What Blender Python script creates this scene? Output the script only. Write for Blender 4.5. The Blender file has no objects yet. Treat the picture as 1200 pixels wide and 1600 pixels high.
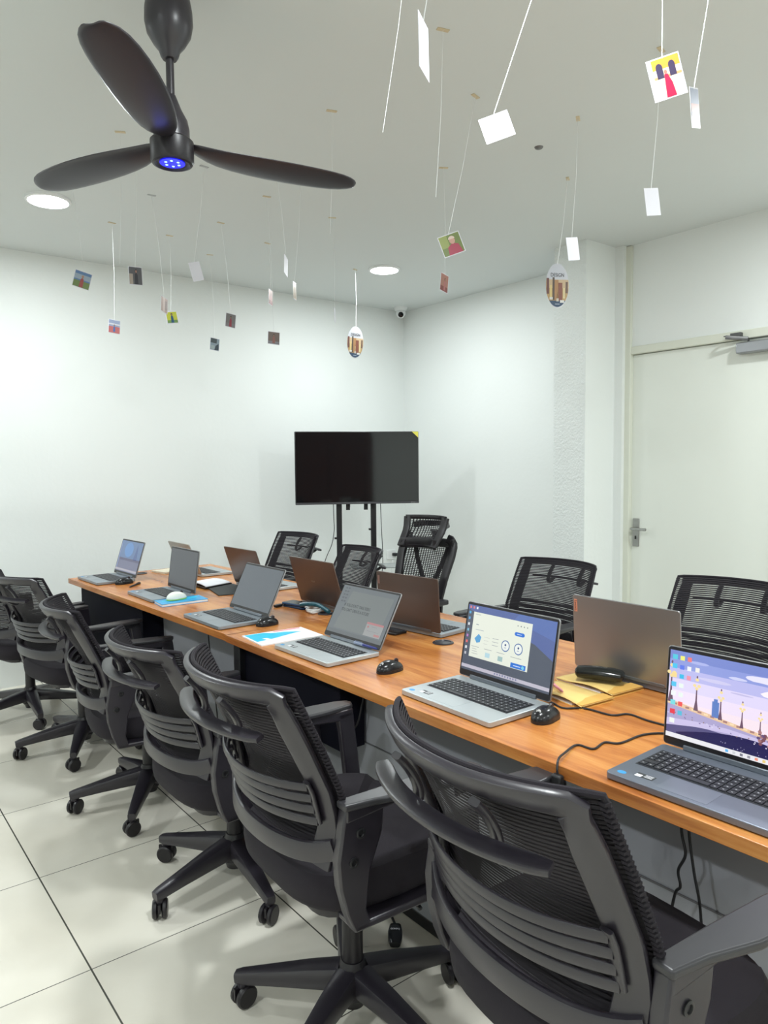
import bpy, bmesh, math, random
from mathutils import Vector, Matrix
random.seed(7)
PI = math.pi
C = bpy.context.scene.collection
SC = bpy.context.scene

# ------------------------------------------------------------------ camera
cam = bpy.data.cameras.new('camera'); co = bpy.data.objects.new('camera', cam); C.objects.link(co)
cam.sensor_fit = 'VERTICAL'; cam.sensor_height = 36.0; cam.lens = 36 * 1137.3 / 1600; cam.clip_start = .02
EYE = Vector((0, 0, 1.43))
yaw, pitch, roll = math.radians(38.33), math.radians(-3.62), math.radians(-.5055)
fwd = Vector((math.sin(yaw) * math.cos(pitch), math.cos(yaw) * math.cos(pitch), math.sin(pitch)))
rt = Vector((math.cos(yaw), -math.sin(yaw), 0)); up = rt.cross(fwd)
r2 = math.cos(roll) * rt + math.sin(roll) * up; u2 = -math.sin(roll) * rt + math.cos(roll) * up
m = Matrix((r2, u2, -fwd)).transposed().to_4x4(); m.translation = EYE
co.matrix_world = m; SC.camera = co

# ------------------------------------------------------------------ world, exposure
w = bpy.data.worlds.new('world'); SC.world = w; w.use_nodes = True
w.node_tree.nodes['Background'].inputs[0].default_value = (.8, .9, 1, 1)
w.node_tree.nodes['Background'].inputs[1].default_value = .3
SC.view_settings.view_transform = 'Standard'; SC.view_settings.look = 'None'
SC.view_settings.gamma = 1; SC.view_settings.use_curve_mapping = False
SC.view_settings.exposure = 0.78

ZC = 2.84   # ceiling height
LAMPS = [(1.055, 4.147), (3.31, 4.158), (1.055, .9), (3.31, .9), (-1.2, 4.15), (-1.2, .9), (-1.2, -2.3), (1.055, -2.3), (3.31, -2.3)]
LAMP_W = [12, 12] + [19] * 7

# ------------------------------------------------------------------ materials
MATS = {}
def pm(name, col, rough=.5, metal=0, bump=0, bscale=200, var=0, vscale=4, spec=.5, emit=0, coat=0):
    if name in MATS: return MATS[name]
    mt = bpy.data.materials.new(name); mt.use_nodes = True; n = mt.node_tree; b = n.nodes['Principled BSDF']
    b.inputs['Base Color'].default_value = (*col, 1); b.inputs['Roughness'].default_value = rough
    b.inputs['Metallic'].default_value = metal; b.inputs['Specular IOR Level'].default_value = spec
    b.inputs['Coat Weight'].default_value = coat
    tc = n.nodes.new('ShaderNodeTexCoord')
    if emit:
        b.inputs['Emission Color'].default_value = (*col, 1); b.inputs['Emission Strength'].default_value = emit
    if var or bump:
        if bump:
            no = n.nodes.new('ShaderNodeTexNoise'); no.inputs['Scale'].default_value = bscale; no.inputs['Detail'].default_value = 4
            n.links.new(tc.outputs['Object'], no.inputs['Vector'])
            bp = n.nodes.new('ShaderNodeBump'); bp.inputs['Strength'].default_value = bump; bp.inputs['Distance'].default_value = .01
            n.links.new(no.outputs['Fac'], bp.inputs['Height']); n.links.new(bp.outputs['Normal'], b.inputs['Normal'])
        if var:
            no2 = n.nodes.new('ShaderNodeTexNoise'); no2.inputs['Scale'].default_value = vscale; no2.inputs['Detail'].default_value = 3
            n.links.new(tc.outputs['Object'], no2.inputs['Vector'])
            mx = n.nodes.new('ShaderNodeMix'); mx.data_type = 'RGBA'
            mx.inputs[6].default_value = (*[c * (1 - var) for c in col], 1); mx.inputs[7].default_value = (*[min(1, c * (1 + var)) for c in col], 1)
            n.links.new(no2.outputs['Fac'], mx.inputs[0]); n.links.new(mx.outputs[2], b.inputs['Base Color'])
    MATS[name] = mt
    return mt

wallm = pm('wall paint', (.80, .83, .815), .7, bump=.10, bscale=28)
roughm = pm('rough plaster', (.78, .82, .81), .85, bump=.55, bscale=75)
ceilm = pm('ceiling paint', (.68, .715, .71), .8, bump=.03, bscale=20)
doorm = pm('door paint', (.76, .79, .735), .38, var=.02, vscale=3)
framem = pm('door frame paint', (.70, .72, .63), .45)
chrome = pm('brushed steel', (.36, .36, .35), .32, 1)
plas = pm('charcoal plastic', (.021, .018, .025), .33, spec=.7, bump=.02, bscale=600)
plasd = pm('black plastic', (.011, .009, .012), .38)
fabric = pm('seat fabric', (.013, .010, .015), .95, bump=.25, bscale=900, var=.12, vscale=8)
steelblk = pm('black metal', (.012, .012, .014), .38)
cabm = pm('black panel', (.004, .004, .010), .7, spec=.15)
greym = pm('grey panel', (.30, .31, .34), .55)
rubber = pm('rubber cable', (.012, .012, .014), .5)
white = pm('white plastic', (.82, .84, .84), .4)
whitep = pm('white paper', (.85, .86, .9), .7)
stringm = pm('string', (.75, .77, .77), .6)
tapem = pm('beige tape', (.62, .52, .34), .6)
tapeg = pm('grey tape', (.42, .44, .45), .5)

def floor_mat():
    mt = bpy.data.materials.new('porcelain tiles'); mt.use_nodes = True; n = mt.node_tree; b = n.nodes['Principled BSDF']; L = n.links.new
    tc = n.nodes.new('ShaderNodeTexCoord'); sp = n.nodes.new('ShaderNodeSeparateXYZ'); L(tc.outputs['Object'], sp.inputs[0])
    def mth(op, a, b_=None, c=None):
        q = n.nodes.new('ShaderNodeMath'); q.operation = op
        for i, v in enumerate((a, b_, c)):
            if v is None: continue
            if isinstance(v, (int, float)): q.inputs[i].default_value = v
            else: L(v, q.inputs[i])
        return q.outputs[0]
    def line(sock, off, per, half):
        f = mth('FRACT', mth('DIVIDE', mth('SUBTRACT', sock, off - per * 10), per))
        return mth('GREATER_THAN', mth('ABSOLUTE', mth('SUBTRACT', f, .5)), .5 - half / per)
    g = mth('MAXIMUM', line(sp.outputs[0], .572, .596, .0024), line(sp.outputs[1], 2.092, .598, .0016))
    no = n.nodes.new('ShaderNodeTexNoise'); no.inputs['Scale'].default_value = 1.6; no.inputs['Detail'].default_value = 5; L(tc.outputs['Object'], no.inputs['Vector'])
    cr = n.nodes.new('ShaderNodeValToRGB'); cr.color_ramp.elements[0].position = .3; cr.color_ramp.elements[0].color = (.74, .70, .60, 1)
    cr.color_ramp.elements[1].position = .7; cr.color_ramp.elements[1].color = (.84, .81, .72, 1); L(no.outputs['Fac'], cr.inputs[0])
    mx = n.nodes.new('ShaderNodeMix'); mx.data_type = 'RGBA'; L(g, mx.inputs[0]); L(cr.outputs[0], mx.inputs[6]); mx.inputs[7].default_value = (.07, .07, .055, 1)
    L(mx.outputs[2], b.inputs['Base Color']); b.inputs['Roughness'].default_value = .22; b.inputs['Specular IOR Level'].default_value = .5
    n2 = n.nodes.new('ShaderNodeTexNoise'); n2.inputs['Scale'].default_value = 9; L(tc.outputs['Object'], n2.inputs['Vector'])
    bp = n.nodes.new('ShaderNodeBump'); bp.inputs['Strength'].default_value = .05; bp.inputs['Distance'].default_value = .02; L(n2.outputs['Fac'], bp.inputs['Height']); L(bp.outputs[0], b.inputs['Normal'])
    return mt
def wood_mat(name, cols, sc=1.0, rough=.3):
    mt = bpy.data.materials.new(name); mt.use_nodes = True; n = mt.node_tree; b = n.nodes['Principled BSDF']; L = n.links.new
    tc = n.nodes.new('ShaderNodeTexCoord'); mp = n.nodes.new('ShaderNodeMapping'); mp.inputs['Scale'].default_value = (7 * sc, 1.0 * sc, 7 * sc)
    L(tc.outputs['Object'], mp.inputs[0])
    no = n.nodes.new('ShaderNodeTexNoise'); no.inputs['Scale'].default_value = 2.2; no.inputs['Detail'].default_value = 8; no.inputs['Roughness'].default_value = .62; no.inputs['Distortion'].default_value = .5
    L(mp.outputs[0], no.inputs['Vector'])
    m2 = n.nodes.new('ShaderNodeMapping'); m2.inputs['Scale'].default_value = (60 * sc, 2.5 * sc, 60 * sc); L(tc.outputs['Object'], m2.inputs[0])
    n3 = n.nodes.new('ShaderNodeTexNoise'); n3.inputs['Scale'].default_value = 2; n3.inputs['Detail'].default_value = 3; L(m2.outputs[0], n3.inputs['Vector'])
    ad = n.nodes.new('ShaderNodeMath'); ad.operation = 'MULTIPLY_ADD'; ad.inputs[1].default_value = .3; L(n3.outputs['Fac'], ad.inputs[0]); L(no.outputs['Fac'], ad.inputs[2])
    cr = n.nodes.new('ShaderNodeValToRGB'); e = cr.color_ramp.elements
    e[0].position = .45; e[0].color = (*cols[0], 1); e[1].position = .85; e[1].color = (*cols[2], 1); k = e.new(.64); k.color = (*cols[1], 1)
    L(ad.outputs[0], cr.inputs[0]); L(cr.outputs[0], b.inputs['Base Color']); b.inputs['Roughness'].default_value = rough
    return mt
woodm = wood_mat('table laminate', ((.34, .105, .024), (.54, .20, .048), (.66, .30, .085)), rough=.25)
wooddoor = wood_mat('dark red wood', ((.05, .012, .01), (.09, .022, .016), (.13, .035, .02)), rough=.4)
def mesh_mat(name, per, frac, col, axis=2, cross=False):
    """woven back fabric: open slits between the threads"""
    mt = bpy.data.materials.new(name); mt.use_nodes = True; n = mt.node_tree; b = n.nodes['Principled BSDF']; L = n.links.new
    b.inputs['Base Color'].default_value = (*col, 1); b.inputs['Roughness'].default_value = .8
    tc = n.nodes.new('ShaderNodeTexCoord'); sp = n.nodes.new('ShaderNodeSeparateXYZ'); L(tc.outputs['UV'], sp.inputs[0])
    def tri(sock, p, fr):
        a = n.nodes.new('ShaderNodeMath'); a.operation = 'DIVIDE'; L(sock, a.inputs[0]); a.inputs[1].default_value = p
        f = n.nodes.new('ShaderNodeMath'); f.operation = 'FRACT'; L(a.outputs[0], f.inputs[0])
        g = n.nodes.new('ShaderNodeMath'); g.operation = 'GREATER_THAN'; L(f.outputs[0], g.inputs[0]); g.inputs[1].default_value = fr
        return g.outputs[0]
    s = tri(sp.outputs[1], per, frac)
    if cross:
        s2 = tri(sp.outputs[0], per * 1.7, .4)
        q = n.nodes.new('ShaderNodeMath'); q.operation = 'MULTIPLY'; L(s, q.inputs[0]); L(s2, q.inputs[1]); s = q.outputs[0]
    q = n.nodes.new('ShaderNodeMath'); q.operation = 'SUBTRACT'; q.inputs[0].default_value = 1; L(s, q.inputs[1]); L(q.outputs[0], b.inputs['Alpha'])
    return mt
meshm = mesh_mat('mesh fabric', .0078, .63, (.016, .013, .018))
meshx = mesh_mat('open mesh fabric', .011, .42, (.014, .012, .015), cross=True)

# ------------------------------------------------------------------ mesh builder
class MB:
    def __init__(s): s.v = []; s.f = []; s.m = []; s.uv = None; s.flat = set()
    def add(s, vs, fs, mi=0, M=None):
        o = len(s.v)
        for p in vs:
            p = Vector(p); s.v.append(M @ p if M else p)
        for f in fs: s.f.append([i + o for i in f]); s.m.append(mi)
        return s
    def box(s, c, d, mi=0, M=None, rz=0, ry=0, rx=0):
        x, y, z = [k / 2 for k in d]
        R = Matrix.Translation(Vector(c)) @ Matrix.Rotation(rz, 4, 'Z') @ Matrix.Rotation(ry, 4, 'Y') @ Matrix.Rotation(rx, 4, 'X')
        if M: R = M @ R
        return s.add([(-x, -y, -z), (x, -y, -z), (x, y, -z), (-x, y, -z), (-x, -y, z), (x, -y, z), (x, y, z), (-x, y, z)],
                     [(0, 3, 2, 1), (4, 5, 6, 7), (0, 1, 5, 4), (1, 2, 6, 5), (2, 3, 7, 6), (3, 0, 4, 7)], mi, R)
    def prism(s, poly, a, b, fn, mi=0):
        """poly 2D extruded from a to b; fn(u, v, w) gives the point"""
        n = len(poly)
        vs = [fn(u, v, a) for u, v in poly] + [fn(u, v, b) for u, v in poly]
        return s.add(vs, [list(range(n - 1, -1, -1)), list(range(n, 2 * n))] + [(i, (i + 1) % n, n + (i + 1) % n, n + i) for i in range(n)], mi)
    def sweep(s, path, sec, side, mi=0, scale=None, cap=True):
        P = [Vector(p) for p in path]; n = len(sec); vs = []
        for i, p in enumerate(P):
            t = (P[min(i + 1, len(P) - 1)] - P[max(i - 1, 0)]).normalized()
            sd = Vector(side(i) if callable(side) else side); sd = (sd - t * sd.dot(t)).normalized(); nn = t.cross(sd)
            sa, sb = (1, 1) if scale is None else (scale(i) if callable(scale) else scale)
            for a, b in sec: vs.append(p + sd * a * sa + nn * b * sb)
        fs = []
        for i in range(len(P) - 1):
            for j in range(n): fs.append((i * n + j, i * n + (j + 1) % n, (i + 1) * n + (j + 1) % n, (i + 1) * n + j))
        if cap: fs += [list(range(n - 1, -1, -1)), list(range((len(P) - 1) * n, len(P) * n))]
        return s.add(vs, fs, mi)
    def tube(s, path, r, n=8, mi=0):
        return s.sweep(path, [(r * math.cos(2 * PI * k / n), r * math.sin(2 * PI * k / n)) for k in range(n)], (.13, .27, .95) if abs((Vector(path[-1]) - Vector(path[0])).normalized().z) < .9 else (1, .2, 0), mi)
    def lathe(s, prof, c=(0, 0, 0), n=24, mi=0, M=None):
        vs = []; c = Vector(c)
        for r, z in prof:
            for k in range(n): vs.append(c + Vector((r * math.cos(2 * PI * k / n), r * math.sin(2 * PI * k / n), z)))
        fs = [(i * n + k, i * n + (k + 1) % n, (i + 1) * n + (k + 1) % n, (i + 1) * n + k) for i in range(len(prof) - 1) for k in range(n)]
        fs += [list(range(n - 1, -1, -1)), list(range((len(prof) - 1) * n, len(prof) * n))]
        return s.add(vs, fs, mi, M)
    def grid(s, fn, nu, nv, mi=0, uv=None):
        vs = [fn(i / nu, j / nv) for j in range(nv + 1) for i in range(nu + 1)]
        fs = [(j * (nu + 1) + i, j * (nu + 1) + i + 1, (j + 1) * (nu + 1) + i + 1, (j + 1) * (nu + 1) + i) for j in range(nv) for i in range(nu)]
        if uv: s.uv = uv
        return s.add(vs, fs, mi)
    def build(s, name, mats, parent=None, bevel=0, smooth=True, seg=2, solid=0, sub=0):
        me = bpy.data.meshes.new(name); me.from_pydata([tuple(p) for p in s.v], [], s.f)
        if not isinstance(mats, (list, tuple)): mats = [mats]
        for k in mats: me.materials.append(k)
        for p, mi in zip(me.polygons, s.m): p.material_index = mi; p.use_smooth = smooth
        if s.uv:
            ul = me.uv_layers.new(name='UVMap')
            for lp in me.loops: ul.data[lp.index].uv = s.uv(me.vertices[lp.vertex_index].co)
        me.validate(); me.update()
        bm = bmesh.new(); bm.from_mesh(me); bmesh.ops.recalc_face_normals(bm, faces=bm.faces)
        if smooth:
            for e in bm.edges:
                if len(e.link_faces) == 2 and e.calc_face_angle(0) > .6: e.smooth = False
        bm.to_mesh(me); bm.free()
        o = bpy.data.objects.new(name, me); C.objects.link(o)
        if solid:
            q = o.modifiers.new('solid', 'SOLIDIFY'); q.thickness = solid; q.offset = 0
        if sub:
            q = o.modifiers.new('sub', 'SUBSURF'); q.levels = q.render_levels = sub
        if bevel:
            q = o.modifiers.new('bevel', 'BEVEL'); q.width = bevel; q.segments = seg; q.limit_method = 'ANGLE'; q.angle_limit = .6; q.harden_normals = False
        if parent: o.parent = parent
        return o
def rr(w, h, r, n=3):
    """rounded rectangle outline"""
    o = []
    for cx, cy, a0 in ((w / 2 - r, h / 2 - r, 0), (-w / 2 + r, h / 2 - r, 90), (-w / 2 + r, -h / 2 + r, 180), (w / 2 - r, -h / 2 + r, 270)):
        for k in range(n + 1):
            a = math.radians(a0 + 90 * k / n); o.append((cx + r * math.cos(a), cy + r * math.sin(a)))
    return o
def tag(o, label, cat, group=None):
    o['label'] = label; o['category'] = cat
    if group: o['group'] = group
    return o
def thing(name, label, cat, loc=(0, 0, 0), rz=0, group=None):
    o = bpy.data.objects.new(name, None); C.objects.link(o); o.empty_display_size = .05
    o.location = loc; o.rotation_euler = (0, 0, rz); return tag(o, label, cat, group)
def struct(name, mb, mt, **k):
    o = mb.build(name, mt, **k); o['kind'] = 'structure'; return o
def lerp(x, kn):
    if x <= kn[0][0]: return kn[0][1]
    for (a, p), (b, q) in zip(kn, kn[1:]):
        if x <= b:
            t = (x - a) / (b - a); return p + (q - p) * t
    return kn[-1][1]
def smooth_path(pts, k=6):
    P = [Vector(p) for p in pts]; out = []
    for i in range(len(P) - 1):
        p0, p1, p2, p3 = P[max(i - 1, 0)], P[i], P[i + 1], P[min(i + 2, len(P) - 1)]
        for j in range(k):
            t = j / k
            out.append(.5 * ((2 * p1) + (p2 - p0) * t + (2 * p0 - 5 * p1 + 4 * p2 - p3) * t * t + (3 * p1 - p0 - 3 * p2 + p3) * t ** 3))
    return out + [P[-1]]
def text(name, s, size, mt, parent, M, ext=.0003, align='CENTER', sx=1):
    cu = bpy.data.curves.new(name, 'FONT'); cu.body = s; cu.size = size; cu.extrude = ext; cu.align_x = align; cu.align_y = 'CENTER'; cu.space_character = 1.0
    to = bpy.data.objects.new(name + '_c', cu); C.objects.link(to)
    dg = bpy.context.evaluated_depsgraph_get(); me = bpy.data.meshes.new_from_object(to.evaluated_get(dg))
    bpy.data.objects.remove(to); me.name = name
    me.transform(M @ Matrix.Diagonal((sx, 1, 1, 1))); me.materials.clear(); me.materials.append(mt)
    o = bpy.data.objects.new(name, me); C.objects.link(o)
    if parent: o.parent = parent
    return o

# ------------------------------------------------------------------ room shell
XB, YB = 4.38, 5.22          # right wall, back wall
XD = 4.26                    # wall with the door
X0, Y0 = -3.2, -4.2
struct('floor', MB().box(((X0 + XB) / 2 + .1, (Y0 + YB) / 2, -.05), (XB - X0 + .6, YB - Y0 + .4, .1)), floor_mat(), smooth=False)
struct('ceiling', MB().box(((X0 + XB) / 2 + .1, (Y0 + YB) / 2, ZC + .05), (XB - X0 + .6, YB - Y0 + .4, .1)), ceilm, smooth=False)
struct('wall_back', MB().box(((X0 + XB) / 2, YB + .06, ZC / 2), (XB - X0 + .3, .12, ZC)), wallm, smooth=False)
struct('wall_left', MB().box((X0 - .06, (Y0 + YB) / 2, ZC / 2), (.12, YB - Y0, ZC)), wallm, smooth=False)
struct('wall_front', MB().box(((X0 + XB) / 2, Y0 - .06, ZC / 2), (XB - X0 + .3, .12, ZC)), wallm, smooth=False)
struct('wall_right', MB().box((XB + .06, (YB + 3.1) / 2, ZC / 2), (.12, YB - 3.1, ZC)), wallm, smooth=False)
DY0, DY1, DZ = 1.84, 2.765, 2.145     # door opening
mb = MB(); mb.box((XD + .07, (Y0 + DY0 - .04) / 2, ZC / 2), (.14, DY0 - .04 - Y0, ZC)); mb.box((XD + .17, (DY0 + DY1) / 2, ZC / 2), (.06, 1.4, ZC)); mb.box((XD + .07, (DY0 + DY1) / 2, (ZC + DZ + .045) / 2), (.14, DY1 - DY0 + .09, ZC - DZ - .045))
struct('wall_right', mb, wallm, smooth=False)
# column beside the door: smooth face towards the room's front, rough plaster on the long side
mb = MB(); mb.box(((3.90 + 4.5) / 2, (2.86 + 3.11) / 2, ZC / 2), (.6, .25, ZC), 0)
mb.box((4.36, 2.84, ZC / 2), (.30, .08, ZC), 0)
o = struct('wall_column', mb, [wallm, roughm], smooth=False)
for p in o.data.polygons:
    if abs(p.center.x - 3.90) < .01: p.material_index = 1
# door with frame
door = bpy.data.objects.new('door_1', None); C.objects.link(door); door.location = (XD, 2.3, 0); door['kind'] = 'structure'
def dl(mb, *a, **k): return mb
mb = MB(); fy = DY1 - 2.3; ny = DY0 - 2.3
mb.box((.03, fy + .018, ZC / 2), (.10, .045, ZC - .005)); mb.box((.03, ny - .018, (DZ + .03) / 2), (.10, .045, DZ + .03)); mb.box((.032, (fy + ny) / 2, DZ + .02), (.096, fy - ny - .004, .05))
mb.build('door_frame', framem, door, bevel=.004)
mb = MB(); mb.box((.035, (fy + ny) / 2, DZ / 2 - .002), (.042, fy - ny - .006, DZ - .012)); mb.build('door_leaf', doorm, door, bevel=.003)
mb = MB(); mb.prism(rr(.046, .185, .005), 0, .008, lambda u, v, t: (.014 - t, fy - .042 + u, .978 + v)); plate = mb.build('handle_plate', chrome, door, bevel=.002)
mb = MB(); mb.tube([(.008, fy - .042, 1.005), (-.045, fy - .042, 1.005), (-.05, fy - .05, 1.005), (-.05, fy - .15, 1.005)], .009, 10); mb.build('handle_lever', chrome, plate)
mb = MB(); mb.box((.004, fy - .042, .945), (.004, .008, .022)); mb.build('keyhole', steelblk, plate)
mb = MB(); mb.box((-.02, -.36, 2.085), (.06, .24, .062)); cl = mb.build('door_closer', pm('closer grey', (.33, .34, .36), .35, .7), door, bevel=.006)
mb = MB(); mb.sweep([(-.02, -.30, 2.12), (-.03, -.30, 2.135), (-.09, -.20, 2.15)], rr(.022, .006, .002), (0, 0, 1)); mb.sweep([(-.09, -.20, 2.155), (-.05, -.19, 2.160), (-.02, -.19, 2.165)], rr(.006, .02, .002), (0, 0, 1)); mb.box((-.03, -.235, 2.165), (.03, .06, .02))
mb.build('closer_arm', pm('closer arm', (.10, .10, .10), .4, .5), cl)
# wooden double door in the wall behind the viewer (only ever seen in reflections)
d2 = bpy.data.objects.new('door_2', None); C.objects.link(d2); d2.location = (-.95, Y0, 0); d2['kind'] = 'structure'
mb = MB()
arch = [(-.95, 0), (.95, 0), (.95, 2.0)] + [(.95 * math.cos(a * PI / 12), 2.0 + .45 * math.sin(a * PI / 12)) for a in range(1, 12)] + [(-.95, 2.0)]
mb.prism(arch, 0, .06, lambda u, v, t: (u, t, v)); mb.build('door_frame', wooddoor, d2, bevel=.01)
for sx in (-1, 1):
    lf = MB().box((sx * .42, .075, 1.0), (.80, .05, 1.96)).build('door_leaf', wooddoor, d2, bevel=.006)
    MB().box((sx * .42, .108, 1.35), (.5, .02, .8)).build('door_panel', wooddoor, lf, bevel=.008)
# the wall that carries the socket
mb = MB(); mb.box((0, -.006, 0), (.105, .012, .09)); t = thing('wall_socket', 'white double wall socket low on the back wall beside the corner', 'socket', (4.20, YB, .612)); mb.build('face_plate', white, t, bevel=.003)
mb = MB(); mb.box((.03, -.03, 0), (.04, .045, .028)); mb.build('plug', steelblk, t, bevel=.004)
t = thing('cable_trunking', 'thin white cable trunking running down the wall below the socket', 'trunking', (4.22, YB - .008, .28)); MB().box((0, 0, 0), (.03, .016, .56)).build('cover', wallm, t, bevel=.002)

# ------------------------------------------------------------------ ceiling lamps
def lampobj(x, y, label, power):
    t = thing('ceiling_light', label, 'ceiling light', (x, y, ZC), 0, 'round ceiling downlights')
    mb = MB(); mb.lathe([(.112, 0), (.112, -.012), (.100, -.016), (.098, -.010)], n=32); mb.build('trim_ring', white, t)
    mb = MB(); mb.lathe([(.0, -.0135), (.098, -.0135), (.098, -.006), (0, -.006)], n=32); mb.build('diffuser', pm('lamp glow', (.95, 1, 1), .5, emit=14), t)
    l = bpy.data.lights.new('lamp', 'AREA'); l.shape = 'DISK'; l.size = .19; l.energy = power; l.color = (.935, .99, 1)
    lo = bpy.data.objects.new('lamp_light', l); C.objects.link(lo); lo.parent = t; lo.location = (0, 0, -.02)
LL = ['glowing round downlight in the ceiling at the left, beside a hanging photo thread', 'glowing round downlight in the ceiling near the corner camera',
      'ceiling downlight above the nearer half of the table row of chairs', 'ceiling downlight in front of the white door', 'ceiling downlight beyond the left edge, near the back wall', 'ceiling downlight beyond the left edge, level with the fan',
      'rear ceiling downlight at the left, before the red wooden door', 'rear ceiling downlight in the middle, right of the red wooden door', 'rear ceiling downlight at the right-hand wall']
for (x, y), lb, pw in zip(LAMPS, LL, LAMP_W): lampobj(x, y, lb, pw)

# ------------------------------------------------------------------ table
ZT = .77
def desk(name, label, x0, x1, y0, y1, rz, pivot):
    t = thing(name, label, 'table', (pivot[0], pivot[1], 0), rz, 'wood-top meeting desks')
    px, py = pivot
    mb = MB(); mb.box(((x0 + x1) / 2 - px, (y0 + y1) / 2 - py, ZT - .0145), (x1 - x0, y1 - y0, .029)); mb.build('tabletop', woodm, t, bevel=.0015)
    return t
dn = desk('meeting_desk', 'nearer half of the long orange-brown meeting table, in front of the seam', 1.266, 2.205, -.05, 2.618, 0, (1.7, 2.62))
df = desk('meeting_desk', 'far half of the long orange-brown meeting table, between the seam and the back wall', 1.272, 2.21, 2.622, 4.62, math.radians(1.9), (1.7, 2.62))
MB().box((-.26, -1.14, .39), (.02, 1.86, .70)).add([], []).build('modesty_panel', greym, dn, bevel=.002)
MB().box((-.245, -1.3, .02), (.05, 2.5, .04)).build('floor_rail', steelblk, dn, bevel=.003)
MB().box((-.2715, -1.14, .505), (.003, 1.86, .004)).build('panel_groove', pm('groove', (.12, .12, .13), .6), dn)
MB().box((-.33, -.38, .62), (.10, .66, .24)).build('hanging_cabinet', cabm, dn, bevel=.003)
MB().box((-.39, -.035, .37), (.03, .05, .73)).build('leg', steelblk, dn, bevel=.003)
MB().box((.42, -.035, .37), (.05, .05, .73)).build('leg', steelblk, dn, bevel=.003)
MB().box((.42, -2.5, .37), (.05, .05, .73)).build('leg', steelblk, dn, bevel=.003)
MB().box((-.36, -2.5, .37), (.05, .05, .73)).build('leg', steelblk, dn, bevel=.003)
MB().box((-.25, .62, .39), (.02, 1.16, .70)).build('modesty_panel', greym, df, bevel=.002)
MB().box((-.245, .62, .02), (.05, 1.16, .04)).build('floor_rail', steelblk, df, bevel=.003)
MB().box((-.31, 1.48, .37), (.12, .94, .74)).build('end_cabinet', cabm, df, bevel=.003)
MB().box((.42, 1.9, .37), (.05, .05, .73)).build('leg', steelblk, df, bevel=.003)
MB().box((.42, .05, .37), (.05, .05, .73)).build('leg', steelblk, df, bevel=.003)
for i, (gx, gy, lb) in enumerate(((1.83, 1.23, 'black round cable hole in the tabletop, half under the stacked envelopes'), (1.829, 1.965, 'black round cable hole in the tabletop, open, right of the laptop with the brown lid reflection'), (1.80, 2.70, 'black round cable hole in the tabletop behind the white cable bundle'), (1.61, 4.50, 'black round cable hole in the tabletop behind the farthest near-side laptop'))):
    t = thing('cable_grommet', lb, 'grommet', (gx, gy, ZT), 0, 'cable holes of the table')
    MB().lathe([(.028, .0005), (.040, .0005), (.040, .002), (.036, .0045), (.030, .0045), (.028, .0015)], n=28).build('ring', plas, t)
    MB().lathe([(0, .0004), (.029, .0004), (.029, .0012), (0, .0012)], n=24).build('hole', cabm, t)

# ------------------------------------------------------------------ office chair
ENDX = [(.40, -.215), (.48, -.208), (.55, -.192), (.62, -.174), (.70, -.190), (.80, -.232), (.94, -.297)]
BOW = [(.40, .045), (.55, .055), (.62, .055), (.80, .085), (.94, .096)]
WID = [(.45, .225), (.55, .245), (.64, .252), (.94, .238)]
def S(v, z, off=0):
    return Vector((lerp(z, ENDX) - lerp(z, BOW) * (1 - abs(v) ** 2.2) + off, v * lerp(z, WID), z))
GB = {'base': [], 'up': []}
def twin_caster(mbh, c, a):
    """wheel pair at c rolling along angle a"""
    R = Matrix.Translation(Vector(c)) @ Matrix.Rotation(a, 4, 'Z')
    for s in (-1, 1):
        M = R @ Matrix.Translation((-.004, s * .014, 0)) @ Matrix.Rotation(PI / 2 * s, 4, 'X')
        mbh.lathe([(.0, -.009), (.026, -.009), (.030, -.005), (.030, .004), (.024, .008), (.010, .010), (0, .010)], n=20, M=M)
    mbh.box((0.0, 0, .012), (.05, .008, .03), 0, R)
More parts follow.
